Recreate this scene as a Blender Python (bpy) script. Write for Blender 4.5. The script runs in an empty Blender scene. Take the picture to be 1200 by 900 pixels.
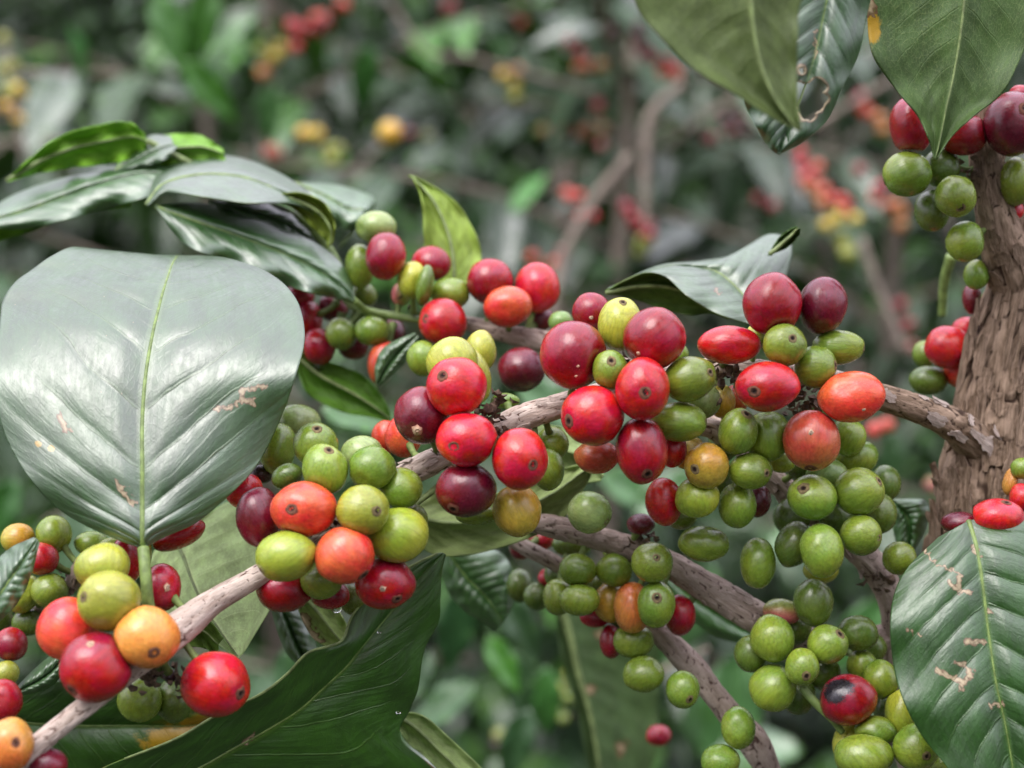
import bpy, math, random
import numpy as np
from mathutils import Vector, Matrix, noise

rnd = random.Random(7)
S = bpy.context.scene
COL = S.collection
# ---------------------------------------------------------------- camera
CAM_Z, PITCH, LENS = 1.2, math.radians(-10), 60.0
K = 36.0 / LENS / 1200.0            # picture widths: metres per photo pixel per metre of distance
cam_d = bpy.data.cameras.new('camera'); cam = bpy.data.objects.new('camera', cam_d); COL.objects.link(cam)
cam_d.lens = LENS; cam_d.sensor_width = 36; cam_d.clip_start = 0.01; cam_d.clip_end = 200
cam.location = (0, 0, CAM_Z); cam.rotation_euler = (math.radians(90) + PITCH, 0, 0)
cam_d.dof.use_dof = True; cam_d.dof.focus_distance = 0.392; cam_d.dof.aperture_fstop = 9.2
cam_d.dof.aperture_blades = 0
S.camera = cam
S.render.resolution_x, S.render.resolution_y = 1024, 768
# ---------------------------------------------------------------- light: bright overcast
W = bpy.data.worlds.new('World'); S.world = W; W.use_nodes = True
SUN_EL, SUN_ROT = math.radians(60), math.radians(222)
nt = W.node_tree; bgn = nt.nodes['Background']
sky = nt.nodes.new('ShaderNodeTexSky'); sky.sky_type = 'NISHITA'; sky.sun_disc = False
sky.sun_elevation = SUN_EL; sky.sun_rotation = SUN_ROT; sky.dust_density = 4; sky.air_density = 1.5
mx = nt.nodes.new('ShaderNodeMix'); mx.data_type = 'RGBA'; mx.inputs[0].default_value = 0.72
tc = nt.nodes.new('ShaderNodeTexCoord'); sp = nt.nodes.new('ShaderNodeSeparateXYZ'); mr = nt.nodes.new('ShaderNodeMapRange')
nt.links.new(tc.outputs['Generated'], sp.inputs[0]); nt.links.new(sp.outputs['Z'], mr.inputs[0])
mr.inputs['To Min'].default_value = 0.6; mr.inputs['To Max'].default_value = 2.1   # overcast sky: zenith brighter
vm = nt.nodes.new('ShaderNodeVectorMath'); vm.operation = 'SCALE'; vm.inputs[0].default_value = (12.6, 11.8, 13.9)
nt.links.new(mr.outputs[0], vm.inputs['Scale'])
nt.links.new(sky.outputs[0], mx.inputs[6]); nt.links.new(vm.outputs[0], mx.inputs[7])
nt.links.new(mx.outputs[2], bgn.inputs[0]); bgn.inputs[1].default_value = 0.115
sl = bpy.data.lights.new('sun', 'SUN'); sun = bpy.data.objects.new('sun', sl); COL.objects.link(sun)
sl.energy = 1.9; sl.angle = math.radians(38); sl.color = (1, 0.97, 0.92)
az = SUN_ROT
sd = Vector((math.sin(az) * math.cos(SUN_EL), math.cos(az) * math.cos(SUN_EL), math.sin(SUN_EL)))
sun.rotation_euler = (-sd).to_track_quat('-Z', 'Y').to_euler()
S.view_settings.view_transform = 'Standard'; S.view_settings.look = 'None'
S.view_settings.exposure = 0.52; S.view_settings.gamma = 1
S.cycles.max_bounces = 8; S.cycles.transparent_max_bounces = 8

# ---------------------------------------------------------------- helpers
cp, sp_ = math.cos(PITCH), math.sin(PITCH)
R_ = np.array([1., 0, 0]); U_ = np.array([0, -sp_, cp]); F_ = np.array([0, cp, sp_])   # right, up, forward of the view
CAMP = np.array([0, 0, CAM_Z])
def P(px, py, D):
    """photo pixel + distance in cm -> world point"""
    d = np.asarray(D, float) * 0.01
    px = np.asarray(px, float); py = np.asarray(py, float)
    return CAMP + ((px - 600) * K * d)[..., None] * R_ + ((450 - py) * K * d)[..., None] * U_ + d[..., None] * F_
def proj(p):
    q = np.asarray(p) - CAMP; d = q @ F_
    return 600 + (q @ R_) / d / K, 450 - (q @ U_) / d / K, d * 100
def link(name, me, parent=None):
    o = bpy.data.objects.new(name, me); COL.objects.link(o)
    if parent is not None: o.parent = parent
    return o
def mesh(name, V, Fc, mats, midx=None, smooth=True, attrs=None, uv=None):
    me = bpy.data.meshes.new(name)
    me.from_pydata(np.asarray(V).tolist(), [], [tuple(f) for f in Fc])
    for m in mats: me.materials.append(m)
    if midx is not None: me.polygons.foreach_set('material_index', np.asarray(midx, np.int32))
    me.polygons.foreach_set('use_smooth', np.full(len(me.polygons), smooth))
    for k, a in (attrs or {}).items():
        a = np.asarray(a, np.float32)
        if a.ndim == 1:
            at = me.attributes.new(k, 'FLOAT', 'POINT'); at.data.foreach_set('value', a)
        else:
            at = me.attributes.new(k, 'FLOAT_VECTOR', 'POINT'); at.data.foreach_set('vector', a.ravel())
    me.update(); return me
def empty(name, loc, label=None, cat=None, group=None, parent=None):
    o = bpy.data.objects.new(name, None); COL.objects.link(o); o.location = loc; o.empty_display_size = 0.01
    if parent is not None: o.parent = parent
    return tag(o, label, cat, group)
def tag(o, label=None, cat=None, group=None, kind=None):
    if label: o['label'] = label
    if cat: o['category'] = cat
    if group: o['group'] = group
    if kind: o['kind'] = kind
    return o
def cr(pts, n):
    """Catmull-Rom through rows of pts, n samples"""
    p = np.asarray(pts, float); m = len(p)
    p = np.vstack([2 * p[0] - p[1], p, 2 * p[-1] - p[-2]])
    t = np.linspace(0, m - 1 - 1e-9, n); i = t.astype(int); f = (t - i)[:, None]
    a, b, c, d = p[i], p[i + 1], p[i + 2], p[i + 3]
    return 0.5 * (2 * b + (c - a) * f + (2 * a - 5 * b + 4 * c - d) * f ** 2 + (3 * b - a - 3 * c + d) * f ** 3)
def gridfaces(nu, nv, wrap=False, off=0, flip=False):
    i, j = np.meshgrid(np.arange(nu - 1), np.arange(nv if wrap else nv - 1), indexing='ij')
    a = i * nv + j; b = i * nv + (j + 1) % nv; c = b + nv; d = a + nv
    f = np.stack([a, b, c, d], -1).reshape(-1, 4) + off
    return f[:, ::-1] if flip else f
def nz(x, y, z=0.0): return noise.noise(Vector((x, y, z)))

# ---------------------------------------------------------------- materials
class NT:
    def __init__(s, name):
        s.m = bpy.data.materials.new(name); s.m.use_nodes = True; s.t = s.m.node_tree
        s.b = s.t.nodes['Principled BSDF']; s.out = s.t.nodes['Material Output']
    def n(s, typ, **kw):
        q = s.t.nodes.new('ShaderNode' + typ)
        for k, v in kw.items(): setattr(q, k, v)
        return q
    def l(s, a, b): s.t.links.new(a, b)
    def put(s, sock, v):
        if isinstance(v, (int, float, tuple)): sock.default_value = v
        else: s.l(v, sock)
    def math(s, op, a, b=0.0, c=0.0):
        q = s.n('Math', operation=op); s.put(q.inputs[0], a); s.put(q.inputs[1], b); s.put(q.inputs[2], c); return q.outputs[0]
    def mr(s, v, a, b, c=0.0, d=1.0, typ='SMOOTHSTEP'):
        q = s.n('MapRange', interpolation_type=typ); s.put(q.inputs[0], v)
        for i, x in enumerate((a, b, c, d)): q.inputs[i + 1].default_value = x
        return q.outputs[0]
    def mix(s, f, a, b, bt='MIX'):
        q = s.n('Mix', data_type='RGBA', blend_type=bt); s.put(q.inputs[0], f)
        s.put(q.inputs[6], a if not isinstance(a, tuple) else a + (1,)); s.put(q.inputs[7], b if not isinstance(b, tuple) else b + (1,)); return q.outputs[2]
    def noise(s, vec, scale, detail=3, rough=0.5, dist=0.0):
        q = s.n('TexNoise'); q.inputs['Scale'].default_value = scale; q.inputs['Detail'].default_value = detail
        q.inputs['Roughness'].default_value = rough; q.inputs['Distortion'].default_value = dist
        if vec is not None: s.l(vec, q.inputs['Vector'])
        return q.outputs['Fac']
    def vor(s, vec, scale, feat='F1', rnd_=1.0):
        q = s.n('TexVoronoi', feature=feat); q.inputs['Scale'].default_value = scale; q.inputs['Randomness'].default_value = rnd_
        if vec is not None: s.l(vec, q.inputs['Vector'])
        return q.outputs['Distance']
    def attr(s, name): return s.n('Attribute', attribute_name=name).outputs
    def scale(s, vec, v):
        q = s.n('VectorMath', operation='MULTIPLY'); s.l(vec, q.inputs[0]); q.inputs[1].default_value = v; return q.outputs[0]
    def addrand(s, vec):
        oi = s.n('ObjectInfo'); q = s.n('VectorMath', operation='ADD'); s.l(vec, q.inputs[0])
        r = s.math('MULTIPLY', oi.outputs['Random'], 37.0); c = s.n('CombineXYZ')
        for i in range(3): s.l(r, c.inputs[i])
        s.l(c.outputs[0], q.inputs[1]); return q.outputs[0]
    def bump(s, h, strength, dist, prev=None):
        q = s.n('Bump'); q.inputs['Strength'].default_value = strength; q.inputs['Distance'].default_value = dist
        s.l(h, q.inputs['Height'])
        if prev is not None: s.l(prev, q.inputs['Normal'])
        return q.outputs[0]

NV = 10.0
def leaf_material(name, base, vein, under=False, rough=0.36, spec=0.75, trans=0.18, fine=True, coat=0.0):
    m = NT(name); a = m.attr('luv'); sep = m.n('SeparateXYZ'); m.l(a['Vector'], sep.inputs[0])
    u, v = sep.outputs[0], sep.outputs[1]
    av = m.math('ABSOLUTE', v)
    wob = m.math('MULTIPLY', m.math('SUBTRACT', m.noise(m.addrand(m.scale(a['Vector'], (3, 3, 0))), 1.3, 2), 0.5), 0.35)
    t = m.math('ADD', m.math('SUBTRACT', m.math('MULTIPLY', u, NV), m.math('MULTIPLY', m.math('POWER', av, 1.15), 2.3)), wob)
    fr = m.math('ABSOLUTE', m.math('SUBTRACT', m.math('FRACT', t), 0.5))       # 0.5 on the vein
    lat = m.mr(fr, 0.455, 0.5)
    lat = m.math('MULTIPLY', lat, m.mr(av, 0.95, 0.5, 0, 1))
    mid = m.mr(av, 0.05, 0.012)
    vm_ = m.math('MAXIMUM', m.math('MULTIPLY', lat, 0.55), mid)
    co = m.addrand(m.scale(a['Vector'], (8, 4, 1)))
    n1 = m.noise(co, 1.1, 4, 0.6); n2 = m.noise(co, 9, 4, 0.6)
    oi = m.n('ObjectInfo')
    c = m.mix(m.mr(n1, 0.3, 0.75), tuple(x * 0.75 for x in base), tuple(x * 1.3 for x in base))
    c = m.mix(m.math('MULTIPLY', m.mr(n2, 0.45, 0.8), 0.35), c, tuple(min(1, x * 1.9) for x in base))
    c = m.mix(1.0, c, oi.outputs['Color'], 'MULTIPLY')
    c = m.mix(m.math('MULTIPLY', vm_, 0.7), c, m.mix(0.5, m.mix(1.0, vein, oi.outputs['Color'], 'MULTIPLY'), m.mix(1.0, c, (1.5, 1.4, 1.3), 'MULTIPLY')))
    retic = m.vor(co, 7.0, 'DISTANCE_TO_EDGE')
    if under:
        c = m.mix(m.math('MULTIPLY', m.mr(retic, 0.06, 0.0), 0.35), c, vein)
    yel = m.attr('yel')['Fac']
    yn = m.math('MULTIPLY', m.mr(m.math('ADD', yel, m.math('MULTIPLY', m.math('SUBTRACT', n2, 0.5), 0.8)), 0.35, 0.75), 1.0)
    c = m.mix(yn, c, (0.42, 0.26, 0.012))
    # small insect specks
    sv = m.n('TexVoronoi'); sv.inputs['Scale'].default_value = 3.2; m.l(co, sv.inputs['Vector'])
    spk = m.math('MULTIPLY', m.mr(sv.outputs['Distance'], 0.055, 0.03), m.math('GREATER_THAN', sv.outputs['Color'], 0.62))
    c = m.mix(m.math('MULTIPLY', spk, 0.7), c, (0.30, 0.22, 0.12))
    dmg = m.attr('dmg')['Fac']
    dm = m.mr(m.math('ADD', dmg, m.math('MULTIPLY', m.math('SUBTRACT', n2, 0.5), 0.5)), 0.42, 0.58)
    c = m.mix(dm, c, m.mix(m.mr(dmg, 0.95, 0.5), (0.44, 0.36, 0.21), (0.14, 0.08, 0.035)))
    m.l(c, m.b.inputs['Base Color'])
    rr = m.mr(m.noise(m.addrand(m.scale(a['Vector'], (5, 14, 1))), 2.2, 5, 0.65), 0.25, 0.8, rough - 0.09, rough + 0.18)
    rr = m.math('ADD', rr, m.math('MULTIPLY', dm, 0.4))
    m.l(rr, m.b.inputs['Roughness']); m.b.inputs['Coat Weight'].default_value = coat; m.l(m.math('MULTIPLY', oi.outputs['Alpha'], coat), m.b.inputs['Coat Weight']); m.l(m.mr(m.noise(m.addrand(m.scale(a['Vector'], (14, 5, 1))), 3.0, 5, 0.7), 0.3, 0.7, 0.30, 0.55), m.b.inputs['Coat Roughness']); m.b.inputs['Coat IOR'].default_value = 1.95; m.b.inputs['Specular IOR Level'].default_value = spec
    if fine:
        h = m.math('ADD', m.math('MULTIPLY', m.mr(retic, 0.0, 0.14), 1.0), m.math('MULTIPLY', n2, 0.9))
        nrm = m.bump(h, 0.15, 0.0002)
        cx_ = m.n('CombineXYZ'); m.l(m.math('MULTIPLY', t, 3.2), cx_.inputs[0]); m.l(m.math('MULTIPLY', v, 2.2), cx_.inputs[1])
        nrm = m.bump(m.noise(m.addrand(cx_.outputs[0]), 1.0, 3, 0.55, 0.4), 0.2 if under else 0.5, 0.0009, nrm)
        nrm = m.bump(m.math('MULTIPLY', vm_, 1.0 if under else -1.0), 0.35 if under else 0.7, 0.0004, nrm)
        m.l(nrm, m.b.inputs['Normal'])
    tr = m.n('BsdfTranslucent'); m.l(c, tr.inputs[0])
    ms = m.n('MixShader'); ms.inputs[0].default_value = trans
    m.l(m.b.outputs[0], ms.inputs[1]); m.l(tr.outputs[0], ms.inputs[2]); m.l(ms.outputs[0], m.out.inputs[0])
    return m.m
M_TOP = leaf_material('leaf_upper_side', (0.033, 0.098, 0.020), (0.14, 0.24, 0.05), coat=1.0)
M_UND = leaf_material('leaf_under_side', (0.13, 0.20, 0.05), (0.26, 0.34, 0.12), True, 0.55, 0.4, 0.3)
M_BTOP = leaf_material('far_leaf_upper_side', (0.030, 0.088, 0.017), (0.07, 0.14, 0.03), False, 0.40, 0.6, 0.2, False, coat=1.0)
M_BUND = leaf_material('far_leaf_under_side', (0.06, 0.14, 0.022), (0.14, 0.24, 0.06), True, 0.55, 0.4, 0.3, False)

def cherry_material():
    m = NT('cherry_skin'); col = m.attr('col')['Color']; pc = m.attr('pco')['Vector']
    pv = m.addrand(pc)
    st = m.noise(m.addrand(m.scale(pc, (5.5, 5.5, 0.9))), 1.6, 4, 0.6)
    bl = m.noise(pv, 1.7, 3, 0.55); fi = m.noise(pv, 14, 3, 0.6)
    hsv = m.n('HueSaturation'); m.l(col, hsv.inputs['Color'])
    m.l(m.mr(bl, 0.25, 0.75, 0.491, 0.510), hsv.inputs['Hue'])
    m.l(m.mr(st, 0.25, 0.75, 0.80, 1.22), hsv.inputs['Value'])
    c = hsv.outputs[0]
    c = m.mix(m.math('MULTIPLY', m.mr(fi, 0.5, 0.8), 0.04), c, (0.6, 0.45, 0.35))
    v = m.n('TexVoronoi'); v.inputs['Scale'].default_value = 5.5; m.l(pv, v.inputs['Vector'])
    spk = m.math('MULTIPLY', m.mr(v.outputs['Distance'], 0.09, 0.05), m.math('GREATER_THAN', v.outputs['Color'], 0.60))
    c = m.mix(m.math('MULTIPLY', spk, 0.3), c, (0.62, 0.42, 0.25))
    rot = m.attr('rot')['Fac']
    rf = m.mr(m.math('ADD', rot, m.math('MULTIPLY', m.math('SUBTRACT', m.math('ADD', fi, m.math('MULTIPLY', bl, 1.6)), 1.3), m.math('MULTIPLY', m.math('GREATER_THAN', rot, 0.001), 0.9))), 0.35, 0.75)
    c = m.mix(rf, c, (0.012, 0.010, 0.014))
    m.l(c, m.b.inputs['Base Color'])
    m.l(m.mr(m.noise(pv, 5, 4, 0.6), 0.3, 0.75, 0.20, 0.33), m.b.inputs['Roughness'])
    m.b.inputs['Specular IOR Level'].default_value = 0.5; m.b.inputs['Coat Weight'].default_value = 0.25; m.b.inputs['Coat Roughness'].default_value = 0.2
    m.b.inputs['Subsurface Weight'].default_value = 0.12; m.b.inputs['Subsurface Radius'].default_value = (0.003, 0.0012, 0.0008)
    m.b.inputs['Subsurface Scale'].default_value = 0.5
    m.l(m.bump(m.math('ADD', m.math('MULTIPLY', st, 0.8), m.math('MULTIPLY', fi, 0.3)), 0.35, 0.0004), m.b.inputs['Normal'])
    return m.m
M_CH = cherry_material()
def attr_material(name, rough=0.8, scale_=900):
    m = NT(name); col = m.attr('col')['Color']; tcn = m.n('TexCoord')
    n = m.noise(tcn.outputs['Object'], scale_, 4, 0.6)
    m.l(m.mix(1.0, col, m.mix(m.mr(n, 0.3, 0.7), (0.6, 0.6, 0.6), (1.25, 1.2, 1.15)), 'MULTIPLY'), m.b.inputs['Base Color'])
    m.b.inputs['Roughness'].default_value = rough
    m.l(m.bump(n, 0.6, 0.0003), m.b.inputs['Normal']); return m.m
M_CAL = attr_material('dried_calyx'); M_CAL.node_tree.nodes['Principled BSDF'].inputs['Specular IOR Level'].default_value = 0.15
def plain_material(name, c, rough=0.6, scale_=400, var=0.35, spec=0.4):
    m = NT(name); tcn = m.n('TexCoord'); n = m.noise(tcn.outputs['Object'], scale_, 4, 0.6)
    m.l(m.mix(m.mr(n, 0.3, 0.7), tuple(x * (1 - var) for x in c), tuple(min(1, x * (1 + var)) for x in c)), m.b.inputs['Base Color'])
    m.b.inputs['Roughness'].default_value = rough; m.b.inputs['Specular IOR Level'].default_value = spec
    m.l(m.bump(n, 0.4, 0.0002), m.b.inputs['Normal']); return m.m
M_RIB = plain_material('midrib_green', (0.15, 0.22, 0.06), 0.45)
M_RIBU = plain_material('midrib_pale', (0.17, 0.23, 0.08), 0.5)
M_STALK = plain_material('stalk_green', (0.14, 0.2, 0.05), 0.6)
M_BRACT = plain_material('dried_bract', (0.11, 0.075, 0.05), 0.85, 900, 0.6)
M_TWIG = plain_material('far_twig', (0.20, 0.165, 0.13), 0.8, 120)
M_GROUND = plain_material('leaf_litter', (0.018, 0.026, 0.010), 0.9, 12, 0.6)
def bark_material(name, lo, hi, crack):
    m = NT(name); b = m.attr('bco')['Vector']
    f1 = m.noise(m.scale(b, (5, 5, 0.9)), 1.6, 5, 0.65); f2 = m.noise(m.scale(b, (16, 16, 3.5)), 2.2, 4, 0.65)
    pl = m.noise(m.scale(b, (1.4, 1.4, 1.0)), 1.2, 4, 0.6)
    hgt = m.attr('hgt')['Fac']
    c = m.mix(m.mr(f1, 0.3, 0.7), lo, hi)
    c = m.mix(m.math('MULTIPLY', m.mr(pl, 0.5, 0.72), 0.65), c, tuple(min(1, x * 1.35) for x in hi))
    c = m.mix(m.math('MULTIPLY', m.mr(f2, 0.56, 0.74), 0.55), c, crack)
    c = m.mix(m.mr(hgt, *((0.5, 0.1) if 'trunk' in name else (0.42, 0.05))), c, crack)                     # crack colour where the relief sinks into the splits
    m.l(c, m.b.inputs['Base Color']); m.b.inputs['Roughness'].default_value = 0.85; m.b.inputs['Specular IOR Level'].default_value = 0.25
    m.l(m.bump(m.math('ADD', f1, m.math('MULTIPLY', f2, 0.7)), 0.8, 0.0006), m.b.inputs['Normal']); return m.m
M_BARK = bark_material('trunk_bark', (0.12, 0.08, 0.048), (0.34, 0.25, 0.175), (0.045, 0.026, 0.016))
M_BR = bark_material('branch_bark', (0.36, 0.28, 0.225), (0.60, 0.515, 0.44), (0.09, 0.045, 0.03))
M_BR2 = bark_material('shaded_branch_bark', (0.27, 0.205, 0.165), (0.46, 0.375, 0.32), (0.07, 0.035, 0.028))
m = NT('water'); m.b.inputs['Base Color'].default_value = (1, 1, 1, 1); m.b.inputs['Roughness'].default_value = 0.0
m.b.inputs['Transmission Weight'].default_value = 1.0; m.b.inputs['IOR'].default_value = 1.33
m.l(m.mix(m.noise(None, 2.0), (0.97, 0.98, 1.0), (1.0, 1.0, 1.0)), m.b.inputs['Base Color']); M_WATER = m.m

# ---------------------------------------------------------------- tubes
def frames(C):
    T = np.gradient(C, axis=0); T /= np.linalg.norm(T, axis=1)[:, None]
    n0 = -F_ - T[0] * (-F_ @ T[0]); n0 = -n0          # seam on the side away from the view
    N = np.zeros_like(C); N[0] = n0 / np.linalg.norm(n0)
    for i in range(1, len(C)):
        v = N[i - 1] - T[i] * (N[i - 1] @ T[i]); N[i] = v / np.linalg.norm(v)
    return T, N, np.cross(T, N)
def tube(name, C, r, mats, nseg=12, parent=None, bark=0.0, seed=0, splits=0.0, capped=True):
    """C centres (n,3) m, r radii (n) m. bark = relief as a fraction of the radius"""
    n = len(C); T, N, B = frames(C)
    ph = np.linspace(0, 2 * math.pi, nseg, endpoint=False)
    s = np.concatenate([[0], np.cumsum(np.linalg.norm(np.diff(C, axis=0), axis=1))])
    hg = np.ones((n, nseg)); rad = np.repeat(np.asarray(r, float)[:, None], nseg, 1)
    bco = np.zeros((n, nseg, 3))
    rc = float(np.mean(r)) * 100
    for j in range(nseg):
        cj, sj = math.cos(ph[j]), math.sin(ph[j])
        bco[:, j, 0] = cj * rc + seed * 3; bco[:, j, 1] = sj * rc; bco[:, j, 2] = s * 100
    if bark:
        q = 0.33 / max(rc, 0.15) ** 0.5
        for i in range(n):
            for j in range(nseg):
                x, y, z = bco[i, j]
                low = noise.noise(Vector((x * 1.2, y * 1.2, z * 0.5)))
                fib = noise.noise(Vector((x * 7, y * 7, z * 0.9 + 5)))
                wx, wy = x + 0.05 * noise.noise(Vector((x * 3, y * 3, z * 3))), y
                d = noise.voronoi(Vector((wx * 4.6 * q * 2, wy * 4.6 * q * 2, z * (1.5 if rc < .8 else .75) + 0.3 * low)))[0]
                ed = min(1.0, (d[1] - d[0]) / (0.16 if rc < .8 else 0.22))
                plate = noise.noise(Vector((x * 2.1, y * 2.1, z * 1.1 + 9)))
                k = 1 if not splits else (1 if plate > -splits else 0.25)
                hg[i, j] = 1 - (1 - ed) * k
                rad[i, j] *= 1 + bark * (0.9 * low + 0.35 * fib + (0.12 * noise.noise(Vector((x * 5, y * 5, z * 3.5))) if rc > .8 else 0) - 0.42 * (1 - ed) * k + 0.35 * plate)
    V = C[:, None, :] + rad[..., None] * (np.cos(ph)[None, :, None] * N[:, None, :] + np.sin(ph)[None, :, None] * B[:, None, :])
    V = V.reshape(-1, 3); Fc = gridfaces(n, nseg, True).tolist()
    bc = bco.reshape(-1, 3); h = hg.ravel()
    if capped:
        k = len(V); V = np.vstack([V, C[0] - T[0] * r[0] * 0.4, C[-1] + T[-1] * r[-1] * 0.4]); bc = np.vstack([bc, bc[0], bc[-1]]); h = np.append(h, [1, 1])
        for j in range(nseg):
            Fc.append((k, (j + 1) % nseg, j)); Fc.append((k + 1, (n - 1) * nseg + j, (n - 1) * nseg + (j + 1) % nseg))
    me = mesh(name, V, Fc, mats, attrs={'bco': bc, 'hgt': h})
    return link(name, me, parent), (C, np.asarray(r), T, N, B)
def flake(parent, geo, mat, s0, phi0, ls, lw, lift, rr):
    """a loose plate of bark that follows the surface of its stem and lifts at one end"""
    C, r, T, N, B = geo; n = len(C); nu, nv = 9, 6
    V = []; bc = []
    sd_ = rr.random() * 50
    for i in range(nu):
        u = i / (nu - 1)
        for j in range(nv):
            v = j / (nv - 1) - 0.5
            wob = 1 + 0.5 * nz(u * 3 + sd_, v * 2, 1)
            ss = s0 + (u - 0.5) * ls * (1 + 0.35 * nz(v * 4 + sd_, 3, 2)); k = min(max(ss, 0), 1) * (n - 1); i0 = min(int(k), n - 2); f = k - i0
            c = C[i0] * (1 - f) + C[i0 + 1] * f; ra = r[i0] * (1 - f) + r[i0 + 1] * f
            ph = phi0 + v * lw * wob * (0.6 + 0.4 * math.sin(math.pi * min(1, u + 0.12))) + 0.25 * lw * nz(u * 2.5, sd_)
            h = ra * (1.055 + lift * u ** 2 + 0.03 * nz(u * 5, v * 5, sd_) + lift * 0.6 * max(0, abs(v) - 0.3))
            V.append(c + h * (math.cos(ph) * N[i0] + math.sin(ph) * B[i0])); bc.append((math.cos(ph) * 3 + sd_, math.sin(ph) * 3, ss * 20))
    V = np.array(V); m_ = nu * nv
    i0 = int(min(max(s0, 0), 1) * (n - 1)); inn = C[i0] - V; inn /= np.linalg.norm(inn, axis=1)[:, None]
    V2 = V + inn * (r[i0] * 0.045 + 0.00015)
    Fc = gridfaces(nu, nv).tolist() + gridfaces(nu, nv, off=m_, flip=True).tolist()
    rim = [(0, j) for j in range(nv)] + [(i, nv - 1) for i in range(1, nu)] + [(nu - 1, j) for j in range(nv - 2, -1, -1)] + [(i, 0) for i in range(nu - 2, 0, -1)]
    ids = [i * nv + j for i, j in rim]
    for a, b in zip(ids, ids[1:] + ids[:1]): Fc.append((b, a, a + m_, b + m_))
    me = mesh('bark_flake', np.vstack([V, V2]), Fc, [mat], smooth=False, attrs={'bco': np.array(bc + bc), 'hgt': np.ones(2 * m_)})
    return link('bark_flake', me, parent)

# ---------------------------------------------------------------- the coffee plant in front
plant = empty('coffee_plant', (P(1160, 700, 42.5)[0], P(1160, 700, 42.5)[1], 0),
              'coffee plant in fruit with a rough brown trunk at the right and grey fruiting branches', 'coffee plant')
pinv = Matrix.Translation(-plant.location)
def under_plant(o): o.matrix_parent_inverse = pinv; return o
def branch(pts, n, nseg, mat, bark, label, seed, name='branch', splits=0.3, mat2=None, f2=0.0):
    q = cr(pts, n); C = P(q[:, 0], q[:, 1], q[:, 2]); r = q[:, 3] * K * q[:, 2] * 0.01
    o, geo = tube(name, C, r, [mat] + ([mat2] if mat2 else []), nseg, plant, bark, seed, splits)
    if mat2:
        k = int(f2 * n) * nseg
        o.data.polygons.foreach_set('material_index', np.array([1 if i_ < k + 9 * math.sin(i_ * 1.7) * nseg / 9 else 0 for i_ in range(len(o.data.polygons))], np.int32))
    under_plant(o); o['label'] = label
    return o, geo
trunk, tg = branch([(1150, 1250, 43.5, 90), (1150, 1000, 43.3, 82), (1152, 800, 43, 74), (1157, 680, 43, 68), (1160, 600, 43, 66), (1165, 540, 43, 60), (1172, 480, 43, 54), (1180, 420, 43, 48), (1194, 350, 43, 39), (1213, 280, 43, 34), (1240, 200, 43.2, 30), (1262, 100, 43.4, 28), (1280, -60, 43.6, 26)],
                   460, 120, M_BARK, 0.21, 'rough brown trunk with lifted bark plates', 1, 'trunk')
for k in range(130):
    f = flake(trunk, tg, M_BARK, rnd.uniform(0.28, 0.86), math.pi + rnd.uniform(-1.4, 1.4), rnd.uniform(0.03, 0.10), rnd.uniform(0.10, 0.30), rnd.uniform(0.05, 0.22), rnd)
lg = []   # polylines that carry fruit: for the stalks
def keep(g): lg.append(g[0][::4]); return g
b1, g1 = branch([(1225, 430, 43.6, 30), (1196, 350, 42.9, 31), (1176, 290, 42.3, 28), (1163, 240, 42, 23), (1157, 190, 42, 20), (1152, 140, 42, 18), (1148, 60, 42, 17), (1150, -40, 42, 16)],
                160, 56, M_BARK, 0.16, 'upper stem with flaking reddish bark rising behind the hanging leaf', 2)
keep(g1)
for k in range(22): flake(b1, g1, M_BARK, rnd.uniform(0.05, 0.8), math.pi + rnd.uniform(-1.2, 1.2), rnd.uniform(0.04, 0.09), rnd.uniform(0.3, 0.7), rnd.uniform(0.02, 0.2), rnd)
b2, g2 = branch([(1185, 560, 43.2, 30), (1145, 520, 42.2, 27), (1112, 495, 41.6, 20), (1075, 479, 41.2, 17), (1040, 467, 41, 16), (1000, 453, 40.9, 15), (950, 440, 40.8, 13), (890, 432, 40.6, 11), (845, 430, 40.5, 10), (800, 436, 40.5, 13),
                 (750, 447, 40.4, 13), (700, 462, 40.2, 13), (655, 476, 40, 14), (612, 490, 39.9, 16), (575, 508, 39.8, 15), (530, 530, 39.7, 14), (495, 547, 39.6, 17), (455, 568, 39.3, 14), (400, 605, 39, 12), (340, 650, 38.5, 12),
                 (295, 680, 38.1, 13), (250, 706, 37.6, 15), (212, 735, 37.1, 21), (180, 758, 36.7, 22), (140, 795, 36.3, 14), (100, 828, 35.9, 12.5), (60, 860, 35.6, 12.5), (20, 893, 35.3, 13), (-60, 960, 34.8, 13)],
                760, 44, M_BR, 0.19, 'main pale grey fruiting branch with cracked bark running left from the fork', 3, mat2=M_BARK, f2=0.165)
keep(g2)
for k in range(46): flake(b2, g2, M_BR, rnd.uniform(0.03, 0.62), math.pi + rnd.uniform(-1.3, 1.3), rnd.uniform(0.008, 0.022), rnd.uniform(0.35, 0.9), rnd.uniform(0.02, 0.2), rnd)
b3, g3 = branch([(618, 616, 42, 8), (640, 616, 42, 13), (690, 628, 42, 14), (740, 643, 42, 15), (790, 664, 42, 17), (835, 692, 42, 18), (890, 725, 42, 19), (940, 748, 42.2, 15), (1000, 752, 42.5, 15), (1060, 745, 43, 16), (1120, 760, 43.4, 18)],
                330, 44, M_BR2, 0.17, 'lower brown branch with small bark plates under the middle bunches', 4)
keep(g3)
for k in range(20): flake(b3, g3, M_BR2, rnd.uniform(0.1, 0.62), math.pi + rnd.uniform(-1.3, 1.3), rnd.uniform(0.012, 0.035), rnd.uniform(0.35, 0.8), rnd.uniform(0.02, 0.15), rnd)
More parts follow.
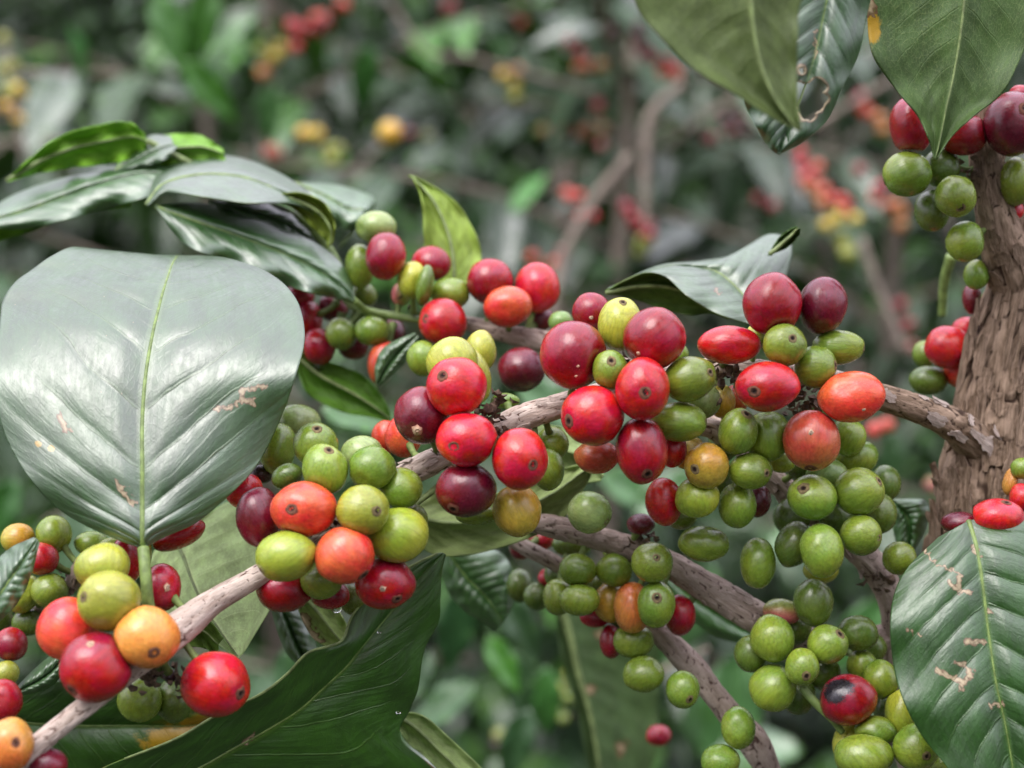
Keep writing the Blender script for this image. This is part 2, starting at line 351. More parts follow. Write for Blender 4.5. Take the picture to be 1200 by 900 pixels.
b4, g4 = branch([(545, 378, 45.5, 8), (575, 386, 45, 11), (605, 394, 44.8, 12), (640, 401, 44.5, 12), (700, 418, 44.3, 11), (760, 440, 44, 11), (820, 470, 43.6, 12), (850, 503, 42.6, 13), (880, 535, 42.3, 13), (915, 570, 42.3, 14), (945, 595, 42.3, 14), (990, 632, 42.4, 15), (1028, 668, 42.5, 17), (1045, 710, 42.6, 15), (1048, 770, 42.8, 13), (1058, 860, 43.2, 14), (1085, 960, 43.6, 16)],
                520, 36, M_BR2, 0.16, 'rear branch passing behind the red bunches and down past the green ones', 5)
keep(g4)
for k in range(20): flake(b4, g4, M_BR2, rnd.uniform(0.5, 0.85), math.pi + rnd.uniform(-1.3, 1.3), rnd.uniform(0.01, 0.03), rnd.uniform(0.35, 0.8), rnd.uniform(0.05, 0.3), rnd)
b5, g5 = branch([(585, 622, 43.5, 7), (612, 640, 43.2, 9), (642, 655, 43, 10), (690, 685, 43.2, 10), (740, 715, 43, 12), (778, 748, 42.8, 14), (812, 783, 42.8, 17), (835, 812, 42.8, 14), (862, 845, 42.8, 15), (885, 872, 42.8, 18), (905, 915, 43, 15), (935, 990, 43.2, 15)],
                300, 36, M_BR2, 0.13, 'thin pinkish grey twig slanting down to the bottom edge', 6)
keep(g5)
b6, g6 = branch([(545, 380, 45.2, 5.5), (500, 376, 45.3, 4.5), (460, 370, 45.5, 5), (430, 365, 45.7, 6), (405, 350, 46, 5), (395, 310, 46.2, 6), (372, 275, 46.4, 6), (340, 250, 46.8, 5), (310, 240, 47.2, 4)],
                120, 14, M_RIB, 0.0, 'soft green shoot at the end of the rear branch', 7)
keep(g6)
b7, g7 = branch([(130, 640, 41, 9), (100, 662, 41, 12), (80, 690, 41.3, 9), (50, 712, 41.5, 8), (10, 735, 41.8, 8), (-60, 770, 42, 8)], 90, 24, M_BR2, 0.15, 'short twig carrying the blurred bunch at the left edge', 8)
keep(g7)
b8, g8 = branch([(1135, 440, 44.5, 8), (1115, 415, 45, 7), (1095, 400, 45.5, 6)], 40, 16, M_BR2, 0.1, 'short spur behind the trunk', 9); keep(g8)
b9, g9 = branch([(1115, 300, 46, 7), (1107, 330, 46.4, 6), (1104, 370, 46.8, 5)], 30, 12, M_RIB, 0.0, 'yellow green shoot hanging left of the trunk', 10)

# ---------------------------------------------------------------- leaves of the plant in front
def polyd(x, y, pl):
    d = np.full(np.shape(x), 1e9)
    for (ax, ay), (bx, by) in zip(pl, pl[1:]):
        vx, vy = bx - ax, by - ay; t = np.clip(((x - ax) * vx + (y - ay) * vy) / (vx * vx + vy * vy + 1e-9), 0, 1)
        d = np.minimum(d, np.hypot(x - ax - t * vx, y - ay - t * vy))
    return d
def leaf(rows, D, face='top', label=None, res=(70, 41), arch=0.25, cor=0.05, wave=0.08, wf=5, tint=(1, 1, 1), scars=(), blots=(), holes=(), petiole=None, rib=3.0, edgescar=0.0, seed=0, ribmat=None, sheen=1.0):
    """rows: (mid x,y, left x,y, right x,y, dMid, dLeft, dRight); depth offsets in cm"""
    nu, nv = res; q = cr(rows, nu)
    v = np.linspace(-1, 1, nv); av = np.abs(v)
    u = np.linspace(0, 1, nu)
    Mx, My, Lx, Ly, Rx, Ry, dM, dL, dR = q.T
    X = np.where(v[None] < 0, Mx[:, None] + (Lx - Mx)[:, None] * av, Mx[:, None] + (Rx - Mx)[:, None] * av)
    Y = np.where(v[None] < 0, My[:, None] + (Ly - My)[:, None] * av, My[:, None] + (Ry - My)[:, None] * av)
    Z = np.where(v[None] < 0, dM[:, None] + (dL - dM)[:, None] * av ** 1.4, dM[:, None] + (dR - dM)[:, None] * av ** 1.4)
    env = np.sin(np.pi * np.clip(u, 0.02, 0.98))[:, None] ** 0.5
    t = u[:, None] * NV - av[None] ** 1.15 * 2.3
    pil = np.abs(np.sin(np.pi * (t + 0.5 - 0.5)))             # zero on the veins of the material (frac = 0)
    pil = np.abs(np.cos(np.pi * (t - 0.5 + 0.5 + 0.5)))
    sg = 1.0 if face == 'top' else -1.0
    Z = Z + D - arch * 4 * av * (1 - av) * env * sg
    Z = Z - cor * sg * (pil ** 0.6) * np.clip(1.15 - av, 0, 1) * np.clip(av * 6, 0, 1) * env
    rs = random.Random(seed + 11); p1, p2 = rs.uniform(0, 6), rs.uniform(0, 6)
    Z = Z + wave * env * av ** 3 * np.where(v[None] < 0, np.sin(u[:, None] * wf * 6.28 + p1), np.sin(u[:, None] * wf * 5.7 + p2))
    Z = Z + np.array([[0.05 * nz(a * 5 + seed, b * 2.5, 3) for b in v] for a in u])
    V = P(X, Y, Z)
    du = np.gradient(V, axis=0); dv = np.gradient(V, axis=1); N = np.cross(du, dv); N /= np.linalg.norm(N, axis=2)[..., None] + 1e-12
    ctr = V.reshape(-1, 3).mean(0); toward = (N[nu // 2, nv // 2] @ (CAMP - ctr)) > 0
    front = N if toward else -N
    th = 0.00016
    A = (V + front * th).reshape(-1, 3); Bk = (V - front * th).reshape(-1, 3)
    n = nu * nv
    fa = gridfaces(nu, nv, flip=not toward)
    fb = gridfaces(nu, nv, off=n, flip=toward)
    keepm = np.ones(len(fa), bool)
    px, py, _ = proj(V.reshape(-1, 3))
    wob = np.array([nz(a * 0.09, b * 0.09, seed) for a, b in zip(px, py)]) if (holes or scars or blots) else None
    dm = np.zeros(n); yl = np.zeros(n)
    if scars:
        wob2 = np.array([nz(a * 0.22, b * 0.22, seed + 4) for a, b in zip(px, py)]); wob3 = np.array([nz(a * 0.22, b * 0.22, seed + 8) for a, b in zip(px, py)])
    for (hx, hy, hr) in holes:
        dd = np.hypot(px - hx, py - hy) - hr * (1 + 0.6 * wob)
        cen = dd[fa].mean(1); keepm &= cen > 0
        dm = np.maximum(dm, np.clip(1 - dd / 6, 0, 1))
    for sc in scars:
        pl, w_ = sc; dd = polyd(px + 5 * wob2, py + 5 * wob3, pl) * (1 + 0.8 * wob2); dm = np.maximum(dm, np.clip(1 - dd / (1.8 * w_), 0, 1))
    for (hx, hy, rx, ry) in blots:
        dd = np.hypot((px - hx) / rx, (py - hy) / ry); yl = np.maximum(yl, np.clip(1.3 - dd + 0.4 * wob, 0, 1))
    uv = np.stack([np.repeat(u[:, None], nv, 1), np.repeat(v[None], nu, 0), np.zeros((nu, nv))], -1).reshape(-1, 3)
    if edgescar:
        e = np.clip((np.abs(uv[:, 1]) - 1 + edgescar) / edgescar, 0, 1) * np.array([max(0, min(1, 0.6 + 1.2 * nz(a * 9 + seed, b * 3))) for a, b in uv[:, :2]]); dm = np.maximum(dm, e * 0.7)
    fa = fa[keepm]; fb = fb[keepm]
    # rim: edges used once
    ed = {}
    for f in fa.tolist():
        for a, b in zip(f, f[1:] + f[:1]):
            if (b, a) in ed: del ed[(b, a)]
            else: ed[(a, b)] = 1
    rim = [(b, a, a + n, b + n) for a, b in ed]
    me = mesh('leaf', np.vstack([A, Bk]), fa.tolist() + fb.tolist() + rim, [M_TOP, M_UND],
              [0 if face == 'top' else 1] * len(fa) + [1 if face == 'top' else 0] * len(fb) + [1] * len(rim),
              attrs={'luv': np.vstack([uv, uv]), 'dmg': np.tile(dm, 2), 'yel': np.tile(yl, 2)})
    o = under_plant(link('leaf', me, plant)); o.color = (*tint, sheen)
    if label: o['label'] = label
    # midrib proud of the blade, running on into the petiole
    c = V[:, nv // 2] + front[:, nv // 2] * th
    rr = rib * K * D * 0.01 * (1 - 0.8 * u)
    c = c - (0.35 * rr[:, None]) * front[:, nv // 2]
    rmat = ribmat or (M_RIB if face == 'top' else M_RIBU)
    r_, _ = tube('midrib', c[::2], rr[::2], [rmat], 8, None); r_.parent = o
    if edgescar:
        ec = V[int(nu * .12):, 0] + front[int(nu * .12):, 0] * th; e_, _ = tube('rolled_edge', ec[::2], np.full(len(ec[::2]), 1.7 * K * D * .01), [M_RIBU], 7, None); e_.parent = o
    if petiole:
        pq = cr(petiole, 24); pc = P(pq[:, 0], pq[:, 1], pq[:, 2]); p_, _ = tube('petiole', pc, pq[:, 3] * K * pq[:, 2] * 0.01, [rmat], 10, None); p_.parent = o
    return o
# mid, left edge, right edge, depths
leaf([(168, 642, 166, 642, 171, 641, -.1, -.1, -.1), (167, 630, 135, 631, 190, 630, -.2, .0, .1), (167, 612, 92, 611, 228, 613, -.15, .1, .2), (167, 588, 60, 588, 260, 588, 0, .3, .5), (167, 545, 26, 548, 300, 547, .2, .4, .7), (167, 492, 1, 495, 329, 490, .6, .7, .8),
      (171, 440, -4, 437, 347, 440, 1.0, 1.3, .9), (179, 392, 0, 380, 357, 397, 1.6, 2.2, 1.5), (187, 358, 4, 352, 352, 362, 2.4, 3.1, 2.4), (193, 336, 18, 331, 340, 341, 3.0, 3.6, 3.1), (197, 324, 37, 317, 324, 326, 3.5, 4.0, 3.6), (201, 312, 58, 302, 302, 314, 4.1, 4.4, 4.2), (206, 303, 86, 290, 266, 303, 4.9, 5.0, 4.9), (209, 300, 118, 297, 235, 300, 6.0, 5.9, 5.9)],
     37.3, 'top', 'broad glossy leaf at the left reflecting the pale sky, scarred by insects', (230, 161), 0.12, 0.085, 0.13, 5, (0.85, 0.85, 0.95), sheen=.8,
     scars=[([(250, 480), (272, 477), (285, 468), (282, 458), (312, 452)], 3.0), ([(285, 468), (297, 472)], 3.5), ([(70, 488), (76, 500), (80, 505)], 4.5), ([(137, 563), (143, 575), (155, 590)], 3.5)],
     blots=[(45, 520, 6, 5), (60, 526, 5, 4)], petiole=[(168, 642, 37.1, 7), (170, 665, 36.9, 7), (172, 690, 36.8, 7), (174, 712, 36.9, 7.5), (178, 740, 37.2, 8)], rib=4.2, seed=1)
# upper left shoot
leaf([(8, 212, 8, 212, 9, 213, 0, 0, 0), (45, 190, 38, 183, 50, 202, 0, -.3, .3), (85, 174, 70, 160, 90, 196, 0, -.4, .3), (125, 165, 118, 146, 130, 192, 0, -.4, .3), (155, 160, 150, 143, 160, 184, 0, -.3, .3), (172, 165, 168, 155, 174, 176, 0, 0, .2)],
     47, 'under', 'bright green small leaf seen from below, first at the upper left', tint=(1.5, 2.2, 0.5), wave=.45, seed=2, petiole=[(172, 165, 47, 4), (220, 190, 47.2, 4), (290, 225, 47.2, 4)])
leaf([(-30, 262, -30, 260, -30, 264, 0, 0, 0), (20, 250, 10, 232, 24, 268, 0, 1.4, -.4), (70, 232, 62, 212, 76, 258, 0, 1.5, -.4), (120, 214, 112, 202, 128, 244, 0, 1.2, -.4), (165, 203, 160, 192, 172, 232, 0, 1.2, -.4), (215, 205, 205, 196, 220, 222, 0, .8, 0)],
     46.5, 'top', 'wavy leaf with pale shine reaching the left edge', tint=(1.0, 1.2, 0.9), wave=.35, wf=3, seed=3, petiole=[(215, 205, 46.5, 4), (270, 225, 46.8, 4), (310, 240, 47, 4)])
leaf([(-30, 275, -30, 264, -30, 290, 0, 0, 0), (30, 258, 24, 248, 34, 272, 0, 0, .5), (90, 240, 82, 234, 94, 250, 0, 0, .5), (150, 232, 145, 226, 154, 242, 0, 0, .5)],
     46.9, 'under', 'green underside of the wavy leaf near the left edge', tint=(1.2, 1.8, 0.5), wave=.2, seed=4)
leaf([(128, 212, 127, 210, 130, 214, 0, 0, 0), (160, 188, 150, 180, 166, 204, 0, 1.2, 0), (195, 176, 186, 160, 204, 205, 0, 1.5, 0), (235, 172, 232, 158, 245, 195, 0, 1, 0), (262, 180, 262, 176, 266, 190, 0, .2, 0)],
     47.3, 'under', 'curled leaf in the upper left shoot with a silver lit fold', tint=(1.2, 1.8, 0.5), wave=.4, seed=5)
leaf([(135, 200, 134, 200, 137, 202, 0, 0, 0), (158, 188, 150, 184, 165, 196, 0, 1.2, -.3), (185, 176, 175, 160, 192, 188, 0, 1.8, -.5), (204, 170, 200, 160, 208, 172, 0, .9, -.2)],
     46.9, 'top', 'small silver lit fold between the upper left leaves', wave=.1, seed=6)
leaf([(172, 240, 171, 238, 173, 242, -.6, -.6, -.6), (192, 216, 186, 203, 196, 226, -.3, 1.3, -.9), (235, 205, 222, 186, 238, 231, -.1, 2.8, -1.4), (285, 208, 275, 184, 285, 238, 0, 3.0, -1.5), (330, 225, 325, 202, 322, 238, 0, 2.4, -1.1), (362, 243, 362, 226, 356, 243, .2, 1.2, -.1), (388, 262, 389, 254, 385, 268, .4, .6, .4)],
     45.4, 'top', 'silver shining leaf arching over the upper left shoot', (90, 51), wave=.15, wf=4, seed=7, tint=(1, 1, 1.05))
leaf([(325, 230, 324, 228, 326, 234, 0, 0, 0), (350, 236, 352, 226, 346, 246, 0, -.2, .2), (375, 250, 380, 238, 368, 268, 0, -.2, .2), (388, 270, 392, 262, 382, 282, 0, -.1, .2), (386, 288, 389, 286, 384, 290, 0, 0, 0)],
     45.2, 'under', 'olive underside of the arching leaf by the stem', tint=(1.3, 1.2, 0.4), seed=8)
leaf([(182, 242, 181, 241, 184, 244, 0, 0, 0), (225, 258, 235, 238, 215, 285, 0, 1.3, -.4), (275, 275, 290, 255, 262, 306, 0, 1.3, -.4), (325, 294, 342, 272, 312, 325, 0, 1.2, -.4), (370, 315, 385, 295, 358, 342, 0, 1.0, -.3), (400, 335, 408, 322, 392, 349, 0, .6, 0), (415, 352, 416, 350, 413, 354, 0, 0, 0)],
     44.8, 'top', 'dark glossy leaf lying under the silver one', (90, 51), wave=.3, wf=5, cor=.04, seed=9, tint=(0.9, 1.1, 0.9), petiole=[(415, 352, 44.8, 4), (432, 365, 45.2, 4), (455, 371, 45.5, 4)])
leaf([(245, 236, 244, 235, 246, 238, 0, 0, 0), (290, 246, 296, 236, 285, 258, 0, .8, 0), (335, 262, 342, 246, 328, 276, 0, .9, 0), (362, 282, 368, 268, 356, 290, 0, .6, 0), (378, 296, 380, 294, 376, 298, 0, 0, 0)],
     46.4, 'top', 'crinkled silver leaf edge behind the dark glossy leaf', cor=.12, wave=.3, seed=10)
leaf([(345, 215, 344, 214, 346, 218, 0, 0, 0), (378, 228, 386, 216, 370, 250, 0, 1.8, 0), (408, 245, 420, 224, 398, 268, 0, 2.2, 0), (428, 250, 440, 240, 414, 272, 0, 1.6, 0), (398, 290, 400, 286, 396, 292, .5, .5, .5)],
     48.5, 'top', 'pale lit leaf standing behind the green cherries of the upper shoot', wave=.15, seed=11, tint=(1.6, 1.6, 1.8))
# upright young leaf
leaf([(530, 345, 526, 345, 534, 345, 0, 0, 0), (532, 318, 502, 312, 560, 320, 0, 0, .2), (528, 285, 497, 278, 563, 292, .1, 0, .3), (518, 255, 496, 248, 549, 258, .2, .1, .4), (504, 230, 492, 226, 528, 232, .3, .3, .5), (486, 210, 484, 209, 492, 210, .5, .5, .6), (479, 206, 479, 206, 480, 206, .6, .6, .6)],
     46.2, 'under', 'upright light green young leaf above the rear bunch', tint=(2.2, 2.1, 1.3), cor=.05, seed=12)
# leaf right of centre
leaf([(895, 378, 898, 376, 888, 382, -.6, -.6, -.8), (874, 350, 922, 322, 868, 377, 0, 1.5, -.8), (855, 330, 927, 285, 836, 366, .3, 2.4, -.8), (838, 318, 900, 275, 805, 347, .5, 2.6, -.7), (815, 313, 862, 298, 780, 325, .6, 2.2, -.2), (785, 312, 820, 306, 755, 320, .6, 1.9, .1), (750, 322, 770, 312, 725, 332, .6, 1.4, .4), (712, 340, 713, 338, 710, 342, .8, .8, .8)],
     42.6, 'top', 'silvery folded leaf behind the top red cherries', (110, 61), wave=.08, cor=.07, seed=13, tint=(1.05, 1.05, 1.1), scars=[([(838, 341), (842, 344)], 2.5)], rib=2.2)
leaf([(710, 343, 709, 341, 711, 345, 0, 0, 0), (745, 336, 748, 322, 738, 349, 0, -.2, .3), (780, 336, 782, 314, 772, 361, 0, -.2, .4), (812, 345, 815, 322, 806, 369, 0, 0, .3), (838, 356, 842, 345, 834, 367, 0, .2, .3), (856, 372, 857, 370, 854, 374, 0, 0, 0)],
     43.1, 'under', 'dark green underside of the silvery folded leaf', tint=(0.55, 0.75, 0.35), seed=14)
leaf([(902, 298, 900, 300, 905, 297, 0, 0, 0), (916, 286, 912, 280, 922, 290, 0, .2, .2), (928, 275, 924, 270, 936, 276, 0, .2, .2), (935, 267, 934, 266, 938, 268, 0, 0, 0)], 43.0, 'under', 'rolled dark tip of the silvery leaf', tint=(0.5, 0.7, 0.4), arch=.3, seed=15)
# hanging leaves at the top
leaf([(880, -150, 760, -120, 1010, -120, 0, .5, .5), (880, -60, 742, -55, 975, -60, 0, .3, .4), (880, 0, 745, 5, 940, 0, 0, .2, .4), (884, 40, 775, 45, 935, 40, 0, .2, .3), (893, 80, 815, 82, 934, 82, 0, .1, .3), (908, 115, 868, 114, 934, 116, 0, 0, .2), (925, 140, 905, 138, 937, 140, 0, 0, 0), (938, 154, 937, 153, 939, 153, 0, 0, 0)],
     32.5, 'under', 'near out of focus olive leaf hanging in at the top', tint=(0.62, 0.6, 0.62), wave=.05, seed=16)
leaf([(985, -90, 900, -90, 1060, -90, 0, .3, .3), (975, -30, 870, -30, 1030, -30, 0, .3, .3), (965, 20, 868, 30, 1016, 15, 0, .2, .4), (955, 65, 870, 80, 1006, 62, 0, .1, .3), (942, 105, 872, 118, 988, 100, 0, 0, .2), (928, 140, 885, 146, 968, 142, 0, 0, .1), (916, 165, 898, 168, 940, 166, 0, 0, 0), (912, 181, 911, 180, 914, 180, 0, 0, 0)],
     36.5, 'top', 'dark blue green leaf with an eaten hole beside the olive leaf', (150, 111), cor=.06, wave=.12, seed=17, sheen=.7, tint=(0.8, 0.9, 1.0), holes=[(938, 108, 13), (950, 116, 18), (944, 130, 10), (960, 102, 9), (939, 82, 4)], scars=[([(955, 35), (956, 70)], 2.0)], rib=2)
leaf([(1135, -120, 1010, -100, 1260, -100, 0, .4, .4), (1133, -50, 1012, -40, 1240, -40, 0, .3, .4), (1130, 0, 1016, 10, 1222, 10, 0, .2, .4), (1124, 50, 1022, 62, 1200, 60, 0, .1, .3), (1116, 95, 1050, 105, 1175, 108, 0, .1, .2), (1108, 130, 1075, 135, 1142, 135, 0, 0, .1), (1102, 160, 1088, 162, 1115, 160, 0, 0, 0), (1096, 187, 1095, 186, 1098, 186, 0, 0, 0)],
     38.2, 'under', 'dull green leaf with a yellow edge pointing down over the red cherries', (90, 61), wave=.1, seed=18, tint=(0.5, 0.62, 0.6), blots=[(1020, 30, 14, 30)], scars=[([(1014, -5), (1020, 12)], 9)], rib=2.2)
# lower right leaf
leaf([(1135, 610, 1200, 600, 1100, 630, 1.2, 1.4, 1.2), (1145, 645, 1235, 610, 1062, 668, .8, 1.2, .9), (1152, 690, 1262, 650, 1046, 705, .5, 1, .6), (1158, 740, 1275, 700, 1044, 752, .3, .8, .4), (1167, 800, 1285, 770, 1054, 808, .1, .6, .2), (1178, 850, 1290, 840, 1078, 858, 0, .4, 0), (1188, 910, 1285, 910, 1118, 910, 0, .3, -.1), (1196, 980, 1250, 980, 1165, 985, 0, .2, 0), (1200, 1040, 1202, 1040, 1198, 1040, 0, 0, 0)],
     37.6, 'top', 'large dark glossy leaf at the lower right, nibbled and scarred', (210, 131), cor=.11, wave=.12, seed=19, sheen=.4, tint=(0.7, 0.85, 0.5),
     scars=[([(1082, 640), (1090, 655), (1105, 665), (1125, 672)], 1.8), ([(1112, 682), (1120, 692), (1136, 695)], 3), ([(1124, 676), (1122, 690)], 3), ([(1098, 786), (1118, 795), (1130, 800), (1138, 790), (1130, 778), (1120, 776)], 3.4), ([(1127, 800), (1126, 808)], 3), ([(1133, 752), (1152, 752)], 4.2), ([(1064, 738), (1066, 740)], 3), ([(1076, 743), (1078, 744)], 2), ([(1159, 716), (1161, 718)], 3.5), ([(1160, 826), (1176, 826)], 3), ([(1140, 640), (1146, 652)], 3)], rib=3.4)
# big dark leaf, bottom
leaf([(150, 1000, 40, 945, 220, 1060, 1.6, 1.2, 2.4), (205, 922, 120, 900, 330, 1010, 1.1, .8, 2.2), (255, 888, 205, 866, 430, 965, .8, .4, 1.9), (305, 860, 255, 837, 520, 920, .6, .2, 1.5), (350, 832, 305, 813, 470, 866, .4, -.1, 1), (380, 805, 336, 790, 480, 832, .3, -.2, .8), (405, 782, 362, 764, 490, 806, .2, -.3, .6), (425, 757, 400, 752, 497, 762, .1, -.2, .4), (450, 727, 413, 722, 514, 728, .1, .1, .3), (478, 694, 440, 690, 516, 700, .1, .1, .2), (503, 664, 480, 665, 517, 672, .1, .1, .1), (520, 648, 516, 648, 522, 650, .1, .1, .1)],
     39.6, 'top', 'big dark leaf with a wavy rolled edge crossing the bottom left', (170, 101), cor=.035, arch=.1, wave=.05, seed=20, sheen=.25, tint=(0.9, 1.0, 0.35), edgescar=0.05, rib=2.0, scars=[([(287, 870), (294, 864)], 4)])
leaf([(-80, 830, -80, 800, -80, 870, .3, 0, .8), (20, 845, 15, 808, 20, 930, .4, -.1, 1.4), (90, 850, 85, 796, 95, 960, .5, -.1, 1.6), (160, 850, 155, 806, 170, 950, .5, 0, 1.5), (220, 850, 222, 822, 225, 920, .5, .1, 1.2), (275, 842, 275, 838, 276, 850, .4, .3, .5)],
     41.3, 'top', 'shaded dark leaf with a yellowing patch under the left bunch', (80, 61), tint=(0.9, 1.0, 0.35), sheen=.2, seed=21, blots=[(205, 868, 50, 24), (235, 850, 30, 16)])
leaf([(462, 838, 461, 836, 463, 840, 0, 0, 0), (486, 852, 494, 838, 476, 868, 0, .2, 0), (515, 880, 530, 868, 502, 890, 0, .2, 0), (560, 925, 580, 915, 545, 935, 0, .2, 0)], 41.8, 'under', 'pale green leaf tip poking out below the big dark leaf', tint=(2.6, 2.3, 3.2), seed=22)
# pale leaf behind the branch
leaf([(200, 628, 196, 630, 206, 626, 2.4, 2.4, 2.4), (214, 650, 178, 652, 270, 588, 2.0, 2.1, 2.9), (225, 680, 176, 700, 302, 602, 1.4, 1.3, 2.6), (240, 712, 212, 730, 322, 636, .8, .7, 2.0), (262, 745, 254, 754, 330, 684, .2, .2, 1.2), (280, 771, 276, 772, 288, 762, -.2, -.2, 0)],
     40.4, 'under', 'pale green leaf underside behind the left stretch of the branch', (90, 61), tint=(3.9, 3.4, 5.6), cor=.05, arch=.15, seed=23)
leaf([(170, 770, 168, 772, 174, 768, 0, 0, 0), (205, 742, 185, 740, 222, 758, 0, 0, 0), (235, 738, 235, 722, 245, 762, 0, 0, .1), (256, 755, 262, 748, 256, 778, 0, 0, .1)], 40.0, 'under', 'small folded green leaf base under the left branch', tint=(0.9, 1.1, 0.5), seed=24)
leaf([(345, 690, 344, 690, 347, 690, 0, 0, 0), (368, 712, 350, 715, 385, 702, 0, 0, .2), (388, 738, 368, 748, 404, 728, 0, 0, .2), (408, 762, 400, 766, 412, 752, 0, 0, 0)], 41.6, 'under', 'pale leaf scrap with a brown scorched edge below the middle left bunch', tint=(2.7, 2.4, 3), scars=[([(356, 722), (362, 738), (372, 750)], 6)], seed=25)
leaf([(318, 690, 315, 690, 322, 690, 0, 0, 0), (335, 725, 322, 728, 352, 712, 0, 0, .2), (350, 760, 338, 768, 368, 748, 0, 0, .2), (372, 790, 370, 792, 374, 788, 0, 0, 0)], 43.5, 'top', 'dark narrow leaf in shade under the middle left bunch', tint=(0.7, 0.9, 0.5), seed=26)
# leaves behind the centre
leaf([(462, 592, 461, 588, 463, 598, 0, 0, 0), (505, 610, 505, 578, 500, 646, 0, .3, .2), (550, 612, 548, 582, 548, 650, 0, .4, .2), (600, 600, 596, 575, 604, 636, 0, .5, .2), (645, 580, 640, 556, 655, 612, .1, .5, .3), (678, 556, 672, 546, 686, 570, .2, .5, .4), (694, 545, 693, 544, 695, 547, .3, .3, .3)],
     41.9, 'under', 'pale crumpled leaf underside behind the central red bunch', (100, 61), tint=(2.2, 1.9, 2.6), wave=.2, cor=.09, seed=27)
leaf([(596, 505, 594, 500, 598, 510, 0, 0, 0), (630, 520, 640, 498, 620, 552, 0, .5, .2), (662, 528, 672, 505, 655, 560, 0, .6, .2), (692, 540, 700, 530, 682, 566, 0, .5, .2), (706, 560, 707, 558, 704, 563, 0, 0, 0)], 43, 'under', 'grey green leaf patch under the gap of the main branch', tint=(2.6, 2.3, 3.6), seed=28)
leaf([(345, 415, 344, 412, 346, 420, 0, 0, 0), (375, 440, 388, 425, 360, 460, 0, .3, 0), (412, 460, 425, 440, 400, 482, 0, .3, 0), (440, 478, 448, 466, 432, 488, 0, .2, 0), (458, 492, 459, 491, 457, 494, 0, 0, 0)], 46, 'under', 'plain mid green leaf in the gap right of the big scarred leaf', tint=(0.8, 1.3, 0.4), seed=29)
leaf([(442, 452, 441, 450, 444, 454, 0, 0, 0), (452, 432, 440, 428, 462, 438, 0, 0, .2), (468, 412, 452, 406, 480, 418, 0, 0, .2), (488, 392, 486, 390, 492, 395, 0, 0, 0)], 44.2, 'top', 'small grey green leaf under the rear bunch', seed=30, tint=(1.3, 1.3, 1.2))
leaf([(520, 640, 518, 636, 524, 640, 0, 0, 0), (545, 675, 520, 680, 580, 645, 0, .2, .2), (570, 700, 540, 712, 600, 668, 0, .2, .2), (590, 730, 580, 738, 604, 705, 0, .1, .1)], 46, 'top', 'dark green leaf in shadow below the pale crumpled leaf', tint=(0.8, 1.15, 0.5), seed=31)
leaf([(775, 672, 773, 670, 778, 674, 0, 0, 0), (810, 700, 822, 684, 800, 716, 0, .4, 0), (850, 724, 862, 702, 840, 746, 0, .4, 0), (885, 745, 890, 735, 880, 755, 0, .2, 0), (905, 755, 906, 754, 904, 757, 0, 0, 0)], 47, 'top', 'green leaf slanting behind the lower branch', tint=(1.0, 1.5, 0.6), seed=32)
leaf([(1045, 586, 1044, 585, 1048, 585, 0, 0, 0), (1062, 605, 1046, 610, 1085, 588, 0, .2, .2), (1066, 628, 1050, 635, 1085, 618, 0, .2, .2), (1062, 655, 1060, 656, 1066, 655, 0, 0, 0)], 43.8, 'top', 'small dark green leaf squeezed against the trunk', tint=(0.8, 1.3, 0.5), seed=33)
leaf([(-25, 730, -30, 715, -20, 745, 0, 0, 0), (5, 690, -12, 668, 16, 712, 0, .5, 0), (25, 660, 12, 643, 34, 680, 0, .6, 0), (44, 632, 40, 630, 46, 636, 0, 0, 0)], 36.8, 'top', 'grey shining leaf tip at the left edge by the blurred bunch', tint=(1.2, 1.2, 1.3), seed=34, arch=.1)
leaf([(18, 812, 16, 810, 20, 815, 0, 0, 0), (40, 800, 35, 790, 46, 810, 0, .3, .1), (62, 785, 58, 770, 68, 796, 0, .3, .1), (80, 762, 78, 760, 82, 764, 0, 0, 0)], 40.5, 'top', 'little grey leaf behind the red and salmon cherries at the left', tint=(1.3, 1.3, 1.4), seed=35)
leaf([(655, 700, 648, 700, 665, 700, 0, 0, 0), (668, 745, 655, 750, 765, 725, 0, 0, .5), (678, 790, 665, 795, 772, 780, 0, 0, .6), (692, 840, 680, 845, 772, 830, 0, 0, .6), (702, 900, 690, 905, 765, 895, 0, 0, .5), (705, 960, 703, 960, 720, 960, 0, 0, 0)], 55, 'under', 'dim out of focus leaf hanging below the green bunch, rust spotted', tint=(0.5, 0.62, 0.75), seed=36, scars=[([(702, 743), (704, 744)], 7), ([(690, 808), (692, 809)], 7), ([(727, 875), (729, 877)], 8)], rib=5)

# ---------------------------------------------------------------- cherries
CL = {  # base colours of the skin: two tones each
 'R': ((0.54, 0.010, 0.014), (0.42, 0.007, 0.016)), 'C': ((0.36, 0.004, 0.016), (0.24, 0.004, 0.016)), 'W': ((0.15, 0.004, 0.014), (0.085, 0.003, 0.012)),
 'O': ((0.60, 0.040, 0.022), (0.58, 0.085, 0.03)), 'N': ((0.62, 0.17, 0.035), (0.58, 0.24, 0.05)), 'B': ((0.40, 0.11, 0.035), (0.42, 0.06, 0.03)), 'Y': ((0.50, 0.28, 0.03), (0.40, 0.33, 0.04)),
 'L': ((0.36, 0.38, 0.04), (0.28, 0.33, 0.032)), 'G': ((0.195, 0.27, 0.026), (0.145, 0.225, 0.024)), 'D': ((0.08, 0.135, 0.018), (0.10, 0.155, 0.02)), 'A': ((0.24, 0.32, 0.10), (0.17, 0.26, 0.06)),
 'K': ((0.03, 0.012, 0.016), (0.05, 0.02, 0.02)), 'P': ((0.50, 0.12, 0.12), (0.26, 0.30, 0.06))}
